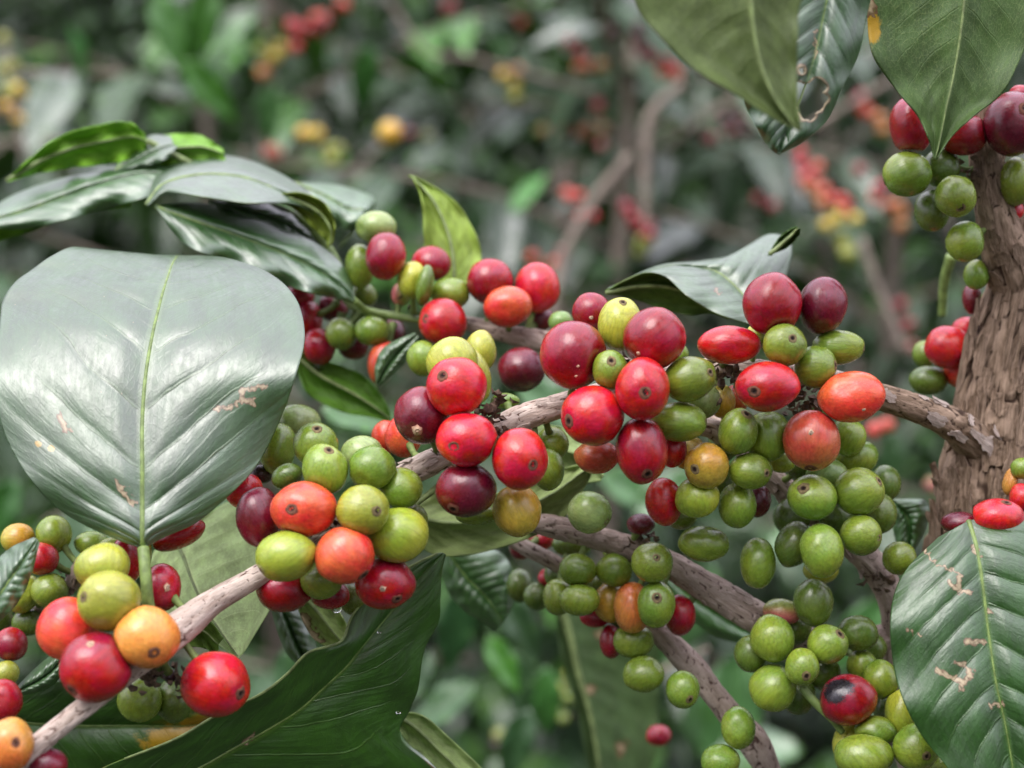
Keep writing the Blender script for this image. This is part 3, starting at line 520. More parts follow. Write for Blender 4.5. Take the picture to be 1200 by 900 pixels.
WORD = {'R': 'red', 'C': 'crimson', 'W': 'dark purple red', 'O': 'orange red', 'N': 'orange', 'B': 'brownish orange', 'Y': 'yellow', 'L': 'yellow green', 'G': 'green', 'D': 'dark green', 'A': 'pale green', 'K': 'dried blackish', 'P': 'pink and green'}
# x, y, width, height, roll, colour, distance cm, navel (x,y) or None, pale scars, rest of the label
CH = [
 # left bunch
 (80, 737, 70, 70, 0, 'O', 36.6, None, (), 'cherry half hidden behind the big crimson one, left bunch'),
 (112, 782, 79, 78, 0, 'C', 35.6, (90, 804), ((112, 752, 5),), 'large cherry with a pale dot on top, left bunch in front of the twig'),
 (128, 704, 71, 67, 0, 'L', 35.9, (104, 696), (), 'large cherry in front of its twin, left bunch'),
 (120, 664, 62, 54, 15, 'L', 37.2, None, (), 'cherry peeping over its twin, top of the left bunch'),
 (172, 747, 74, 71, 0, 'N', 35.8, (187, 760), (), 'cherry with a small black navel under the leaf stalk'),
 (190, 688, 42, 54, 0, 'C', 37.9, None, ((200, 686, 4),), 'cherry half hidden by the stalk of the big leaf'),
 (253, 802, 77, 75, 0, 'R', 36.9, (285, 809), (), 'round cherry resting against the edge of the dark leaf'),
 (164, 820, 50, 50, 0, 'G', 38.2, None, (), 'blurred cherry hanging below the orange one'),
 (205, 820, 44, 52, 0, 'D', 38.6, None, (), 'cherry left of the red one on the dark leaf edge'),
 (148, 656, 34, 52, 10, 'R', 38.6, None, (), 'sliver of cherry between the green twins and the leaf stalk'),
 (160, 648, 34, 50, 0, 'L', 39.2, None, (), 'cherry tip behind the big leaf stalk'),
 (21, 631, 38, 34, 0, 'Y', 41.2, None, (), 'blurred cherry above the grey leaf tip at the left edge'),
 (63, 626, 39, 43, 0, 'G', 41.2, None, (), 'blurred cherry under the big leaf, next to the yellow one'),
 (49, 655, 38, 37, 0, 'R', 40.6, None, (), 'blurred cherry touching the grey leaf tip'),
 (58, 692, 41, 39, 0, 'G', 40.6, None, (), 'blurred cherry below the red one in the far left bunch'),
 (28, 696, 34, 46, -20, 'L', 41.0, None, (), 'blurred cherry by the edge of the grey leaf tip'),
 (32, 729, 34, 31, 0, 'D', 41.3, None, (), 'blurred cherry left of the salmon coloured one'),
 (13, 755, 38, 38, 0, 'C', 40.6, None, (), 'blurred striped cherry at the left edge'),
 (7, 789, 30, 29, 0, 'L', 40.2, None, (), 'blurred small cherry at the left edge, below the striped one'),
 (2, 822, 46, 50, 0, 'C', 37.0, None, (), 'cherry cut by the left edge above the peach one'),
 (12, 873, 52, 62, 0, 'N', 35.0, (25, 865), (), 'peach coloured cherry in the bottom left corner'),
 (54, 896, 48, 38, 0, 'W', 35.6, None, (), 'cherry cut by the bottom edge beside the peach one'),
 (108, 637, 40, 28, 0, 'G', 41.6, None, (), 'cherry just under the base of the big leaf'),
 (1, 722, 26, 34, 0, 'D', 41.6, None, (), 'cherry cut by the left edge below the grey leaf tip'),
 (132, 642, 34, 24, 0, 'P', 39.8, None, (), 'cherry top showing above the green twins'),
 (186, 786, 16, 15, 0, 'K', 37.6, None, (), 'shrivelled berry under the orange cherry'),
 (199, 792, 15, 16, 0, 'K', 37.4, None, (), 'shrivelled berry nearest to the red round cherry'),
 (176, 798, 14, 14, 0, 'K', 37.6, None, (), 'shrivelled berry lowest of the three under the orange cherry'),
 (210, 627, 62, 30, 22, 'R', 39.6, None, (), 'cherry edge showing below the lower right rim of the big leaf'),
 # middle left bunch
 (286, 575, 44, 38, 30, 'R', 39.4, None, (), 'cherry peeping out beside the right rim of the big leaf'),
 (304, 606, 52, 68, 10, 'W', 38.2, None, (), 'tall cherry at the left end of the middle left bunch'),
 (356, 597, 75, 62, 0, 'O', 37.2, (346, 594), (), 'wide cherry with a grey navel facing the viewer, middle left bunch'),
 (335, 651, 69, 56, 12, 'L', 37.0, (309, 668), (), 'cherry at the end of the bare branch stretch'),
 (404, 651, 68, 65, 0, 'O', 36.9, (427, 673), (), 'cherry with its navel at lower right, middle left bunch'),
 (451, 683, 68, 59, 0, 'C', 38.0, (467, 699), ((451, 686, 5),), 'cherry at the lower right of the middle left bunch'),
 (334, 689, 66, 54, 0, 'C', 38.6, None, (), 'cherry under the yellow green one at the branch end'),
 (377, 679, 48, 45, 0, 'G', 38.3, None, (), 'small cherry wedged between two red ones below'),
 (387, 697, 44, 32, 0, 'C', 39.2, None, (), 'cherry with a water drop hanging under it'),
 (417, 700, 40, 42, 0, 'D', 40.0, None, (), 'shaded cherry behind the lower right crimson one'),
 (425, 598, 61, 57, 0, 'L', 37.1, (444, 597), (), 'cherry with a black navel, centre of the middle left bunch'),
 (466, 627, 71, 62, 10, 'L', 37.8, None, (), 'large cherry at the right of the middle left bunch'),
 (484, 612, 34, 42, 0, 'G', 38.9, None, (), 'cherry edge behind the large yellow green one'),
 (470, 572, 49, 46, 0, 'G', 38.4, None, (), 'cherry touching the lower side of the cracked branch'),
 (436, 548, 55, 49, 0, 'G', 38.1, None, (), 'cherry second from the right in the top row of the middle left bunch'),
 (424, 531, 48, 40, 0, 'A', 39.0, None, (), 'cherry peeping over the top row of the middle left bunch'),
 (381, 550, 51, 58, 10, 'G', 37.9, (387, 527), (), 'upright cherry with a tan crown above the orange red one'),
 (370, 521, 50, 50, 10, 'G', 38.9, (373, 502), (), 'cherry behind the upright one with the tan crown'),
 (326, 526, 40, 58, -10, 'G', 40.2, None, (), 'blurred tall cherry beside the big leaf'),
 (336, 558, 36, 28, 25, 'D', 38.5, None, (), 'small unripe cherry in front of the dark purple one'),
 (349, 496, 52, 44, 0, 'A', 42.4, None, (), 'blurred cherry farthest back over the middle left bunch'),
 (306, 556, 26, 22, 0, 'K', 40.4, None, (), 'small berry between the big leaf and the bunch'),
 # centre
 (535, 453, 69, 66, 0, 'R', 38.2, (520, 440), ((507, 472, 3.5),), 'cherry with a black navel at upper left, top of the central bunch'),
 (494, 487, 62, 66, 0, 'W', 38.5, None, ((491, 503, 7),), 'cherry with a pale chip, left of the central bunch'),
 (547, 515, 70, 60, 5, 'R', 37.8, (533, 522), (), 'cherry with a grey navel, middle of the central bunch'),
 (609, 538, 63, 71, 0, 'R', 37.7, (624, 543), (), 'tall cherry at the right of the central bunch'),
 (546, 574, 67, 62, 0, 'W', 38.1, (532, 595), (), 'cherry with a dark navel below, bottom of the central bunch'),
 (606, 598, 55, 60, 0, 'Y', 38.8, (618, 626), (), 'orange tinged cherry at the bottom right of the central bunch'),
 (647, 520, 38, 38, 0, 'G', 40.6, None, (), 'cherry partly behind the branch, right of the central bunch'),
 (642, 550, 38, 48, 0, 'G', 40.2, None, (), 'cherry tucked behind the tall red one of the central bunch'),
 (473, 511, 42, 48, 0, 'O', 40.8, None, (), 'blurred cherry behind the left side of the central bunch'),
 (452, 512, 32, 38, 0, 'O', 41.6, None, (), 'blurred cherry farthest left behind the central bunch'),
 (530, 424, 58, 56, 0, 'L', 39.9, None, (), 'cherry rising behind the top red one'),
 (552, 440, 44, 66, 15, 'L', 40.3, None, (), 'long cherry behind the right shoulder of the top red one'),
 (563, 412, 36, 48, 0, 'L', 41.6, None, (), 'cherry under the start of the rear grey branch'),
 (558, 603, 46, 24, 0, 'G', 39.4, None, (), 'cherry just showing under the bottom purple one'),
 (611, 433, 53, 51, 0, 'W', 43.2, None, (), 'cherry hanging alone under the rear grey branch'),
 (592, 470, 34, 18, 0, 'G', 41.0, None, (), 'cherry top showing behind the cracked branch'),
 (495, 420, 36, 40, 0, 'G', 43.2, None, (), 'shaded cherry under the red one of the rear bunch'),
 # right of centre
 (671, 416, 76, 76, 0, 'C', 38.6, None, ((676, 429, 2), (674, 440, 2)), 'large round cherry with tiny pale specks, left of the tight red bunch'),
 (693, 366, 44, 45, 0, 'C', 40.6, None, ((692, 373, 3),), 'cherry behind the olive one, top left of the tight red bunch'),
 (727, 380, 51, 60, 0, 'L', 39.2, (729, 355), (), 'upright olive cherry with a tan crown between two crimson ones'),
 (767, 396, 70, 71, 0, 'C', 38.6, None, ((773, 374, 3), (747, 414, 3)), 'large bright cherry at the top right of the tight red bunch'),
 (715, 433, 40, 45, 0, 'G', 38.4, (715, 423), (), 'small cherry with a crown, in the middle of the tight red bunch'),
 (753, 456, 62, 70, 0, 'R', 37.8, (754, 460), (), 'cherry whose navel faces the viewer, centre of the tight red bunch'),
 (694, 487, 70, 69, 0, 'R', 38.2, (666, 493), (), 'cherry with its navel at the left rim, over the branch'),
 (752, 528, 60, 75, 5, 'C', 38.3, (757, 554), (), 'tall cherry with its navel at the bottom, foot of the tight red bunch'),
 (808, 444, 61, 50, 12, 'G', 38.6, (830, 436), (), 'ribbed oblong cherry pointing right beside the red navel one'),
 (795, 494, 64, 44, 0, 'G', 38.9, (826, 494), (), 'smooth oblong cherry pointing right, lower of two'),
 (699, 535, 50, 38, 0, 'B', 39.6, None, (), 'cherry half hidden below the red one over the branch'),
 (788, 526, 32, 42, 0, 'R', 39.5, None, (), 'cherry edge behind the tall crimson one'),
 (824, 470, 40, 40, 0, 'A', 40.0, None, (), 'cherry showing between the two oblong green ones'),
 (846, 470, 30, 38, 0, 'Y', 40.4, None, (), 'olive yellow cherry right of the two oblong green ones'),
 (862, 468, 30, 32, 0, 'O', 40.7, None, (), 'cherry edge left of the wide red cherry'),
 (657, 377, 28, 24, 0, 'A', 43.6, None, (), 'tiny blurred cherry above the large crimson one'),
 (796, 416, 22, 26, 0, 'G', 40.4, None, (), 'cherry showing in the gap right of the large bright crimson one'),
 # upper right bunch
 (905, 356, 68, 70, 0, 'C', 39.2, None, (), 'big cherry at the top of the upper right bunch'),
 (964, 358, 54, 66, -8, 'W', 39.6, None, (), 'shiny cherry at the top right of the upper right bunch'),
 (854, 404, 71, 44, 0, 'R', 39.2, None, (), 'wide cherry sitting on the branch'),
 (887, 394, 24, 30, 0, 'L', 40.2, None, (), 'little cherry wedged behind the wide red one'),
 (920, 404, 49, 47, 0, 'G', 38.7, (925, 397), (), 'cherry with a round crown, centre of the upper right bunch'),
 (956, 430, 48, 47, 0, 'G', 39.1, (977, 428), (), 'cherry above the cracked branch with its crown at right'),
 (982, 407, 60, 40, 0, 'G', 39.8, (1011, 408), (), 'oblong cherry under the purple one of the upper right bunch'),
 (899, 453, 73, 56, 8, 'R', 38.4, (880, 458), (), 'wide cherry with its navel at left, below the branch'),
 (998, 465, 76, 57, 5, 'O', 38.8, None, ((1006, 479, 3),), 'wide cherry lying against the cracked branch at right'),
 (951, 516, 65, 69, 0, 'B', 39.0, (948, 548), ((945, 506, 4),), 'round cherry with a dull bloom below the upper right bunch'),
 (865, 506, 44, 54, -12, 'G', 39.2, (873, 485), (), 'upright cherry with a brown crown right of the cut twig'),
 (899, 511, 54, 57, -15, 'G', 39.5, None, (), 'cherry leaning left of the brownish orange one'),
 (916, 542, 30, 24, 0, 'L', 40.4, None, (), 'cherry sliver under the leaning green one'),
 (828, 546, 50, 52, 0, 'Y', 39.0, (812, 549), (), 'olive yellow cherry at the top of the small hanging bunch'),
 (817, 583, 50, 46, 15, 'L', 39.4, None, (), 'cherry in the middle of the small hanging bunch'),
 (778, 588, 42, 55, 5, 'R', 40.0, None, (), 'cherry at the left of the small hanging bunch'),
 (879, 552, 50, 41, 0, 'G', 39.2, (896, 554), (), 'cherry with a dark crown at right, small hanging bunch'),
 (864, 592, 43, 52, 5, 'G', 39.7, None, (), 'upright cherry at the bottom right of the small hanging bunch'),
 (886, 586, 34, 40, 0, 'W', 40.6, None, (), 'cherry hidden behind the upright green one'),
 (807, 530, 38, 40, 0, 'Y', 40.4, None, (), 'cherry behind the olive yellow one'),
 (797, 603, 40, 34, 0, 'G', 41.0, None, (), 'shaded cherry under the small hanging bunch'),
 (994, 512, 40, 44, 0, 'G', 40.6, None, (), 'cherry right behind the brownish orange one'),
 (1004, 536, 48, 40, 15, 'G', 41.0, None, (), 'dull cherry above the dark green bunch at right'),
 (969, 556, 46, 38, 0, 'A', 40.6, None, (), 'cherry just under the brownish orange one'),
 (952, 583, 57, 51, -20, 'G', 39.5, (938, 571), (), 'cherry with its crown at upper left, green bunch at right'),
 (1006, 576, 58, 54, 0, 'G', 39.7, (1027, 563), (), 'large cherry with its crown at upper right, green bunch at right'),
 (963, 645, 48, 62, 3, 'G', 39.4, None, ((958, 659, 3),), 'tall striped cherry low in the green bunch at right'),
 (930, 638, 40, 54, -20, 'D', 40.4, None, (), 'cherry leaning behind the tall striped one'),
 (1009, 627, 48, 46, 0, 'G', 39.6, (1026, 629), (), 'cherry at the lower right of the green bunch'),
 (1030, 602, 40, 46, 0, 'D', 41.0, None, (), 'shaded cherry at the right rim of the green bunch'),
 (825, 637, 58, 40, -5, 'G', 40.4, None, (), 'oval cherry lying alone over the lower branch'),
 (888, 660, 40, 58, 0, 'G', 40.6, None, (), 'tall cherry standing on the lower branch'),
 (928, 606, 42, 44, 0, 'D', 41.6, None, (), 'shaded cherry in the gap left of the green bunch at right'),  # dark cherries from here to the cut twig stand in for gap shade
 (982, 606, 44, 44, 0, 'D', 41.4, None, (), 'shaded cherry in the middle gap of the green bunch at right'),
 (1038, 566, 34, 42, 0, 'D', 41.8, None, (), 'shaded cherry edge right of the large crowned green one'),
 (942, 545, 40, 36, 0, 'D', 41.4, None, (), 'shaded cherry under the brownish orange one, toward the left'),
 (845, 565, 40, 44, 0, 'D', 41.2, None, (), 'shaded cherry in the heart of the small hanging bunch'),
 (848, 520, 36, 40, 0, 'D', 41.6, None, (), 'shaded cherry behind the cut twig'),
 # lower right bunch
 (930, 735, 40, 40, 0, 'D', 41.8, None, (), 'shaded cherry in the middle of the lower right bunch'),  # this and the next three are dark fillers for shade between fruits
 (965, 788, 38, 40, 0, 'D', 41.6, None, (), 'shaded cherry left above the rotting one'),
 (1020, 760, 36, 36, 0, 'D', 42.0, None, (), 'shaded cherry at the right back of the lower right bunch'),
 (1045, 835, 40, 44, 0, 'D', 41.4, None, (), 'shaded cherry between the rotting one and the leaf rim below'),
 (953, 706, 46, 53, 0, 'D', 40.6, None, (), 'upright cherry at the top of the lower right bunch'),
 (916, 717, 42, 30, -10, 'P', 41.3, None, (), 'cherry on the lower branch beside the dark upright one'),
 (905, 748, 50, 54, 0, 'G', 40.4, None, (), 'round cherry left in the lower right bunch'),
 (880, 766, 38, 42, 0, 'D', 41.0, None, (), 'cherry farthest left in the lower right bunch'),
 (970, 755, 46, 44, 0, 'G', 40.2, (982, 741), (), 'cherry in the middle of the lower right bunch'),
 (1005, 742, 46, 40, 0, 'D', 41.0, None, (), 'cherry at the right of the lower right bunch'),
 (940, 782, 38, 43, 0, 'G', 39.8, (942, 789), (), 'small cherry with a brown crown facing the viewer'),
 (906, 806, 53, 54, 0, 'G', 40.4, None, (), 'cherry hanging lowest at the left of the lower right bunch'),
 (935, 815, 40, 44, 0, 'D', 41.3, None, (), 'shaded cherry behind the small brown crowned one'),
 (994, 820, 64, 58, 0, 'C', 40.0, None, (), 'rotting cherry with a black sunken patch'),
 (1010, 780, 34, 36, 0, 'G', 41.0, None, (), 'small cherry above the rotting one'),
 (1032, 796, 40, 44, 0, 'G', 40.6, None, (), 'cherry between the rotting one and the scarred leaf'),
 (1026, 857, 47, 36, 0, 'G', 39.8, None, (), 'cherry below the rotting one'),
 (1012, 886, 68, 48, 0, 'G', 39.4, None, (), 'wide cherry cut by the bottom edge under the rotting one'),
 (992, 868, 30, 46, -20, 'L', 40.6, None, (), 'cherry edge left of the wide one at the bottom'),
 (1074, 876, 52, 52, 0, 'G', 39.3, (1080, 881), (), 'cherry with a brown crown low beside the scarred leaf'),
 (1056, 836, 36, 58, 0, 'L', 40.2, None, (), 'cherry half covered by the lower right leaf'),
 (1054, 654, 38, 38, 0, 'G', 41.0, None, (), 'cherry tucked against the top left of the lower right leaf'),
 (1108, 896, 50, 44, 0, 'G', 41.2, None, (), 'cherry under the lower right leaf at the bottom edge'),
 (1048, 720, 20, 60, 0, 'L', 43.4, None, (), 'narrow cherry edge left of the scarred leaf'),
 (962, 668, 40, 30, 0, 'L', 41.6, None, (), 'cherry glimpsed under the tall striped one'),
 # lower centre bunch
 (691, 600, 50, 47, 0, 'A', 40.4, (710, 610), (), 'round cherry resting on the lower branch near its end'),
 (764, 659, 48, 45, 0, 'G', 40.6, (767, 651), (), 'cherry with a dark navel in front of the lower branch'),
 (677, 668, 43, 37, -10, 'G', 41.6, None, (), 'cherry at the upper left of the lower centre bunch'),
 (720, 668, 42, 38, 0, 'G', 41.8, None, (), 'cherry left of the one with the dark navel'),
 (727, 649, 38, 28, 0, 'G', 42.8, None, (), 'cherry under the lower branch, peeping over its neighbour'),
 (654, 700, 34, 42, 0, 'G', 42.2, None, (), 'cherry at the left of the lower centre bunch'),
 (679, 703, 46, 36, 5, 'G', 41.5, None, (), 'oval cherry in the lower centre bunch, left of the yellowish one'),
 (715, 706, 38, 46, 0, 'Y', 41.9, None, (), 'green tinged cherry left of the half hidden orange one'),
 (741, 712, 44, 57, 0, 'N', 41.5, None, (), 'cherry half hidden by a green one, lower centre bunch'),
 (769, 708, 43, 54, 0, 'G', 40.9, (768, 697), (), 'cherry covering the orange one'),
 (797, 721, 36, 46, 0, 'C', 42.0, None, (), 'cherry at the right of the lower centre bunch'),
 (697, 722, 34, 26, 0, 'C', 42.8, None, (), 'shaded cherry under the oval green one'),
 (716, 752, 26, 38, 0, 'C', 42.7, None, (), 'cherry left of the lowest green one on the twig'),
 (742, 751, 46, 40, 0, 'G', 42.0, None, (), 'cherry touching the bare end of the thin twig'),
 (754, 790, 47, 41, 0, 'G', 41.6, None, (), 'cherry left of the thin twig, larger of a pair'),
 (800, 808, 38, 42, 0, 'G', 41.3, (807, 817), (), 'cherry with a brown crown in front of the thin twig'),
 (865, 853, 39, 48, 0, 'G', 41.2, None, (), 'upright cherry in front of the thin twig near the bottom'),
 (844, 892, 44, 38, 0, 'G', 41.2, None, (), 'cherry cut by the bottom edge beside the thin twig'),
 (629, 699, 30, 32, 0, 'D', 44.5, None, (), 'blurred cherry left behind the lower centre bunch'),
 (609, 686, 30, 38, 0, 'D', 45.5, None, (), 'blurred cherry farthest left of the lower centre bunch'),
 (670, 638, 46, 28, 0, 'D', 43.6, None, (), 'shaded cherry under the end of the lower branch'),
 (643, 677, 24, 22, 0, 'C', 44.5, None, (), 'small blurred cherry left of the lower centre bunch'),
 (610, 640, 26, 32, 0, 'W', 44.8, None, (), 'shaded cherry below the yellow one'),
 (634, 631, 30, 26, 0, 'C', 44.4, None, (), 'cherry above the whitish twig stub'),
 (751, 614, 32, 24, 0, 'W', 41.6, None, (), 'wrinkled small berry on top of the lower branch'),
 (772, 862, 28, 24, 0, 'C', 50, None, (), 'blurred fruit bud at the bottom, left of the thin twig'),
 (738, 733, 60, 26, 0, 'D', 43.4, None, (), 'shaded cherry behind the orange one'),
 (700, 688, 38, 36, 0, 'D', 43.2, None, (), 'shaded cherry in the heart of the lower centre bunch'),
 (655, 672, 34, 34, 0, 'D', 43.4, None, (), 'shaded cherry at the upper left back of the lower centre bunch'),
 # rear bunches
 (452, 300, 46, 53, -8, 'C', 44.4, None, (), 'bright cherry leftmost on the upper rear shoot'),
 (441, 266, 46, 36, 0, 'A', 45.2, None, (), 'cherry topmost of the rear shoot'),
 (422, 312, 34, 50, 0, 'G', 45.6, None, (), 'cherry behind the bright crimson one of the rear shoot'),
 (505, 309, 46, 40, 0, 'C', 45.2, None, (), 'cherry under the upright young leaf'),
 (483, 328, 34, 42, 0, 'L', 44.5, None, (), 'cherry between two crimson ones of the rear shoot'),
 (498, 334, 20, 46, -10, 'D', 44.1, None, (), 'narrow unripe cherry clasping its yellow green neighbour'),
 (528, 344, 44, 37, 0, 'G', 44.7, None, (), 'cherry just above the red one of the rear shoot'),
 (519, 377, 54, 54, 0, 'R', 43.8, (500, 374), (), 'cherry in front of the green rear shoot'),
 (574, 330, 53, 51, 0, 'C', 44.6, None, (), 'cherry upper left of the rear red trio'),
 (630, 337, 50, 57, 0, 'R', 44.8, None, (), 'cherry upper right of the rear red trio'),
 (595, 359, 55, 46, 5, 'O', 43.9, None, (), 'cherry in front of the rear red trio'),
 (632, 374, 34, 28, 0, 'W', 45.6, None, (), 'cherry shaded under the rear red trio'),
 (400, 391, 36, 37, 0, 'G', 45.4, None, (), 'cherry in shade below the dark glossy leaf'),
 (436, 388, 40, 34, 0, 'G', 45.2, None, (), 'cherry under the green shoot'),
 (374, 406, 36, 42, 0, 'C', 46, None, (), 'shaded cherry beside the big leaf, a drop hanging from it'),
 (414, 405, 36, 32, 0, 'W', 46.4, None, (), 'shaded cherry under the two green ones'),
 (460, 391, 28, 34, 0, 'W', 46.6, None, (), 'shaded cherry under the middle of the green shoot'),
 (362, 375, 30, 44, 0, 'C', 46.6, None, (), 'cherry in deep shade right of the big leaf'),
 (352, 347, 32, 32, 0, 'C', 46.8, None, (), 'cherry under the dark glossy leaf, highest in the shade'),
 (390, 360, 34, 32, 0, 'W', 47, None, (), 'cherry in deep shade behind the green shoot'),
 (448, 424, 32, 52, -10, 'O', 45.2, None, (), 'long cherry behind the small grey green leaf'),
 (427, 346, 28, 28, 0, 'G', 46.4, None, (), 'small cherry at the fork of the green shoot'),
 (470, 345, 22, 26, 0, 'P', 45.6, None, (), 'small bud in the middle of the rear shoot'),
 # by the trunk
 (1068, 147, 48, 66, 5, 'C', 41.0, None, (), 'cherry left of the hanging leaf tip'),
 (1129, 158, 56, 46, 0, 'C', 41.2, None, (), 'cherry right of the hanging leaf tip'),
 (1187, 146, 64, 72, 0, 'W', 40.8, (1192, 132), (), 'large cherry at the right edge beside the upper stem'),
 (1195, 112, 26, 24, 0, 'C', 41.4, None, (), 'cherry top at the right edge under the leaf'),
 (1063, 204, 55, 51, 10, 'G', 41.0, None, (), 'large cherry farthest left by the upper stem'),
 (1103, 197, 43, 44, 0, 'D', 41.6, None, (), 'cherry under the hanging leaf tip'),
 (1120, 230, 46, 47, 0, 'G', 40.6, (1121, 245), (), 'cherry with a brown crown beside the upper stem'),
 (1092, 247, 39, 47, 0, 'D', 41.6, None, (), 'shaded cherry left of the brown crowned one'),
 (1131, 283, 43, 47, 0, 'G', 41.4, None, (), 'lone cherry low against the upper stem'),
 (1144, 322, 28, 34, 0, 'G', 42.4, None, (), 'cherry edge behind the trunk fork'),
 (1139, 350, 22, 34, 0, 'W', 43.6, None, (), 'cherry edge behind the trunk fork'),
 (1190, 213, 36, 56, 0, 'G', 41.6, None, (), 'cherry right of the upper stem at the edge'),
 (1187, 247, 24, 24, 0, 'R', 42.0, None, (), 'small cherry between the forked stems'),
 (1111, 407, 52, 48, 0, 'R', 43.5, None, (), 'front cherry of the blurred bunch left of the trunk'),
 (1133, 387, 34, 30, 0, 'R', 44.3, None, (), 'cherry behind, touching the trunk edge'),
 (1125, 434, 36, 40, 0, 'O', 43.8, None, (), 'cherry lowest beside the trunk above the fork'),
 (1088, 446, 44, 34, 0, 'D', 44.0, None, (), 'cherry above the cracked branch, left of the trunk'),
 (1084, 415, 28, 32, 0, 'G', 45.0, None, (), 'blurred cherry behind the red ones left of the trunk'),
 (1169, 606, 60, 42, 0, 'R', 38.9, (1176, 588), (), 'cherry peeping over the top of the lower right leaf'),
 (1126, 613, 44, 26, 0, 'W', 39.2, None, (), 'shiny cherry top behind the lower right leaf'),
 (1197, 584, 28, 34, 0, 'R', 39.9, None, (), 'cherry cut by the right edge in front of the trunk'),
 (1197, 549, 24, 24, 0, 'G', 40.2, None, (), 'small cherry cut by the right edge in front of the trunk'),
 (1184, 564, 16, 32, -15, 'N', 40.4, None, (), 'slim cherry in front of the trunk near the right edge'),
]
N_ = len(CH)
cx = np.array([c[0] for c in CH], float); cy = np.array([c[1] for c in CH], float); cD = np.array([c[6] for c in CH], float); D0 = cD.copy()
cr_ = np.array([(c[2] + c[3]) / 4 for c in CH], float)
for it in range(60):             # let overlapping fruits part along the line of sight until they touch
    p = P(cx, cy, cD) * 100; r = cr_ * K * cD
    d = np.linalg.norm(p[:, None] - p[None], axis=2) + np.eye(N_) * 99
    need = (r[:, None] + r[None]) * 0.89
    ii, jj = np.where((d < need) & (np.arange(N_)[:, None] < np.arange(N_)[None]))
    if len(ii) == 0: break
    for i, j in zip(ii, jj):
        s_ = 0.25 * (need[i, j] - d[i, j]) + 0.01
        if D0[i] <= D0[j]: cD[i] -= s_ * 0.5; cD[j] += s_
        else: cD[j] -= s_ * 0.5; cD[i] += s_
    cD = np.clip(cD, D0 - 0.7, D0 + 1.6)
PP = P(cx, cy, cD); RR = cr_ * 1.05 * K * cD * .01; PD = np.linalg.norm(PP[:, None] - PP[None], axis=2) + np.eye(N_)
def pole_frame(n):
    a = np.array([0, 1.0, 0]) if abs(n[1]) < 0.8 else np.array([1.0, 0, 0])
    x = np.cross(a, n); x /= np.linalg.norm(x); return x, np.cross(n, x), n
def lathe(name, M, n, prof, cols, mat, nseg=14, irr=0.12, seed=0):
    """disc set into the fruit surface round direction n; prof = (angle, height), M maps the unit sphere to the fruit"""
    x, y, z = pole_frame(n); V = []; Cc = []
    for k, (th, h) in enumerate(prof):
        for j in range(nseg):
            f = 2 * math.pi * j / nseg; t = th * (1 + irr * nz(math.cos(f) * 1.5 + seed, math.sin(f) * 1.5, k * 0.4))
            q = (math.sin(t) * (math.cos(f) * x + math.sin(f) * y) + math.cos(t) * z) * (1 + h * (1 + 0.5 * nz(j * 1.3, seed)))
            V.append(M @ q); Cc.append(cols[k])
    Fc = gridfaces(len(prof), nseg, True, flip=False).tolist()
    c0 = len(V); V.append(M @ (z * (1 + prof[0][1]))); Cc.append(cols[0])
    for j in range(nseg): Fc.append((c0, j, (j + 1) % nseg))
    return mesh(name, V, Fc, [mat], attrs={'col': np.array(Cc)})
CAM_B = np.stack([R_, U_, -F_], 1)     # columns: right, up, toward the viewer
nodes = np.vstack(lg)
def body_mesh(Mw, n, c1, c2, gd, rr, nth=26, nph=34, rotp=None, planes=()):
    x, y, z = pole_frame(n)
    th = np.linspace(0, math.pi, nth)[:, None]; ph = np.linspace(0, 2 * math.pi, nph, endpoint=False)[None]
    sx, sy, sz = np.sin(th) * np.cos(ph), np.sin(th) * np.sin(ph), np.cos(th) * np.ones_like(ph)
    dirs = sx[..., None] * x + sy[..., None] * y + sz[..., None] * z
    k = rr.random() * 40
    rad = 1 - 0.055 * np.exp(-(th / 0.24) ** 2) - 0.07 * np.exp(-((math.pi - th) / 0.3) ** 2) + 0.012 * np.cos(2 * ph + k) * np.sin(th) + 0.006 * np.cos(5 * ph + k) * np.sin(th)
    lump = np.array([[0.045 * nz(a * 1.2 + k, b * 1.2, c * 1.2) + 0.012 * nz(a * 3 + k, b * 3, c * 3) for a, b, c in row] for row in np.stack([sx, sy, sz], -1)])
    V = ((dirs * (rad + lump)[..., None]).reshape(-1, 3)) @ Mw.T
    for pn, pd in planes:                    # fruits that press together are flattened where they touch
        over = V @ pn - pd; V = V - np.maximum(over, 0)[:, None] * pn
    g = 0.5 + 0.5 * (dirs.reshape(-1, 3) @ gd); g = np.clip((g - 0.25) / 0.5, 0, 1)[:, None]; g = g * g * (3 - 2 * g)
    col = np.array(c1)[None] * (1 - g) + np.array(c2)[None] * g
    col *= 1 - 0.0 * g
    rot = np.zeros(len(V))
    if rotp is not None: rot = np.clip((dirs.reshape(-1, 3) @ rotp - 0.66) / 0.3, 0, 1)
    Fc = gridfaces(nth, nph, True).tolist()
    return mesh('fruit_body', V, Fc, [M_CH], attrs={'col': col, 'pco': np.stack([sx, sy, sz], -1).reshape(-1, 3), 'rot': rot})
def px_dir(px, py, cx_, cy_, a, b, roll):
    dx, dy = px - cx_, -(py - cy_); c, s = math.cos(roll), math.sin(roll)
    lx, ly = (dx * c + dy * s) / a, (-dx * s + dy * c) / b
    q = math.hypot(lx, ly)
    if q > 0.97: lx, ly, q = lx / q * 0.97, ly / q * 0.97, 0.97
    return np.array([lx, ly, math.sqrt(1 - q * q)])
CALP = [(0.03, -0.046), (0.06, -0.042), (0.085, -0.026), (0.12, -0.010), (0.17, -0.020), (0.215, -0.034)]
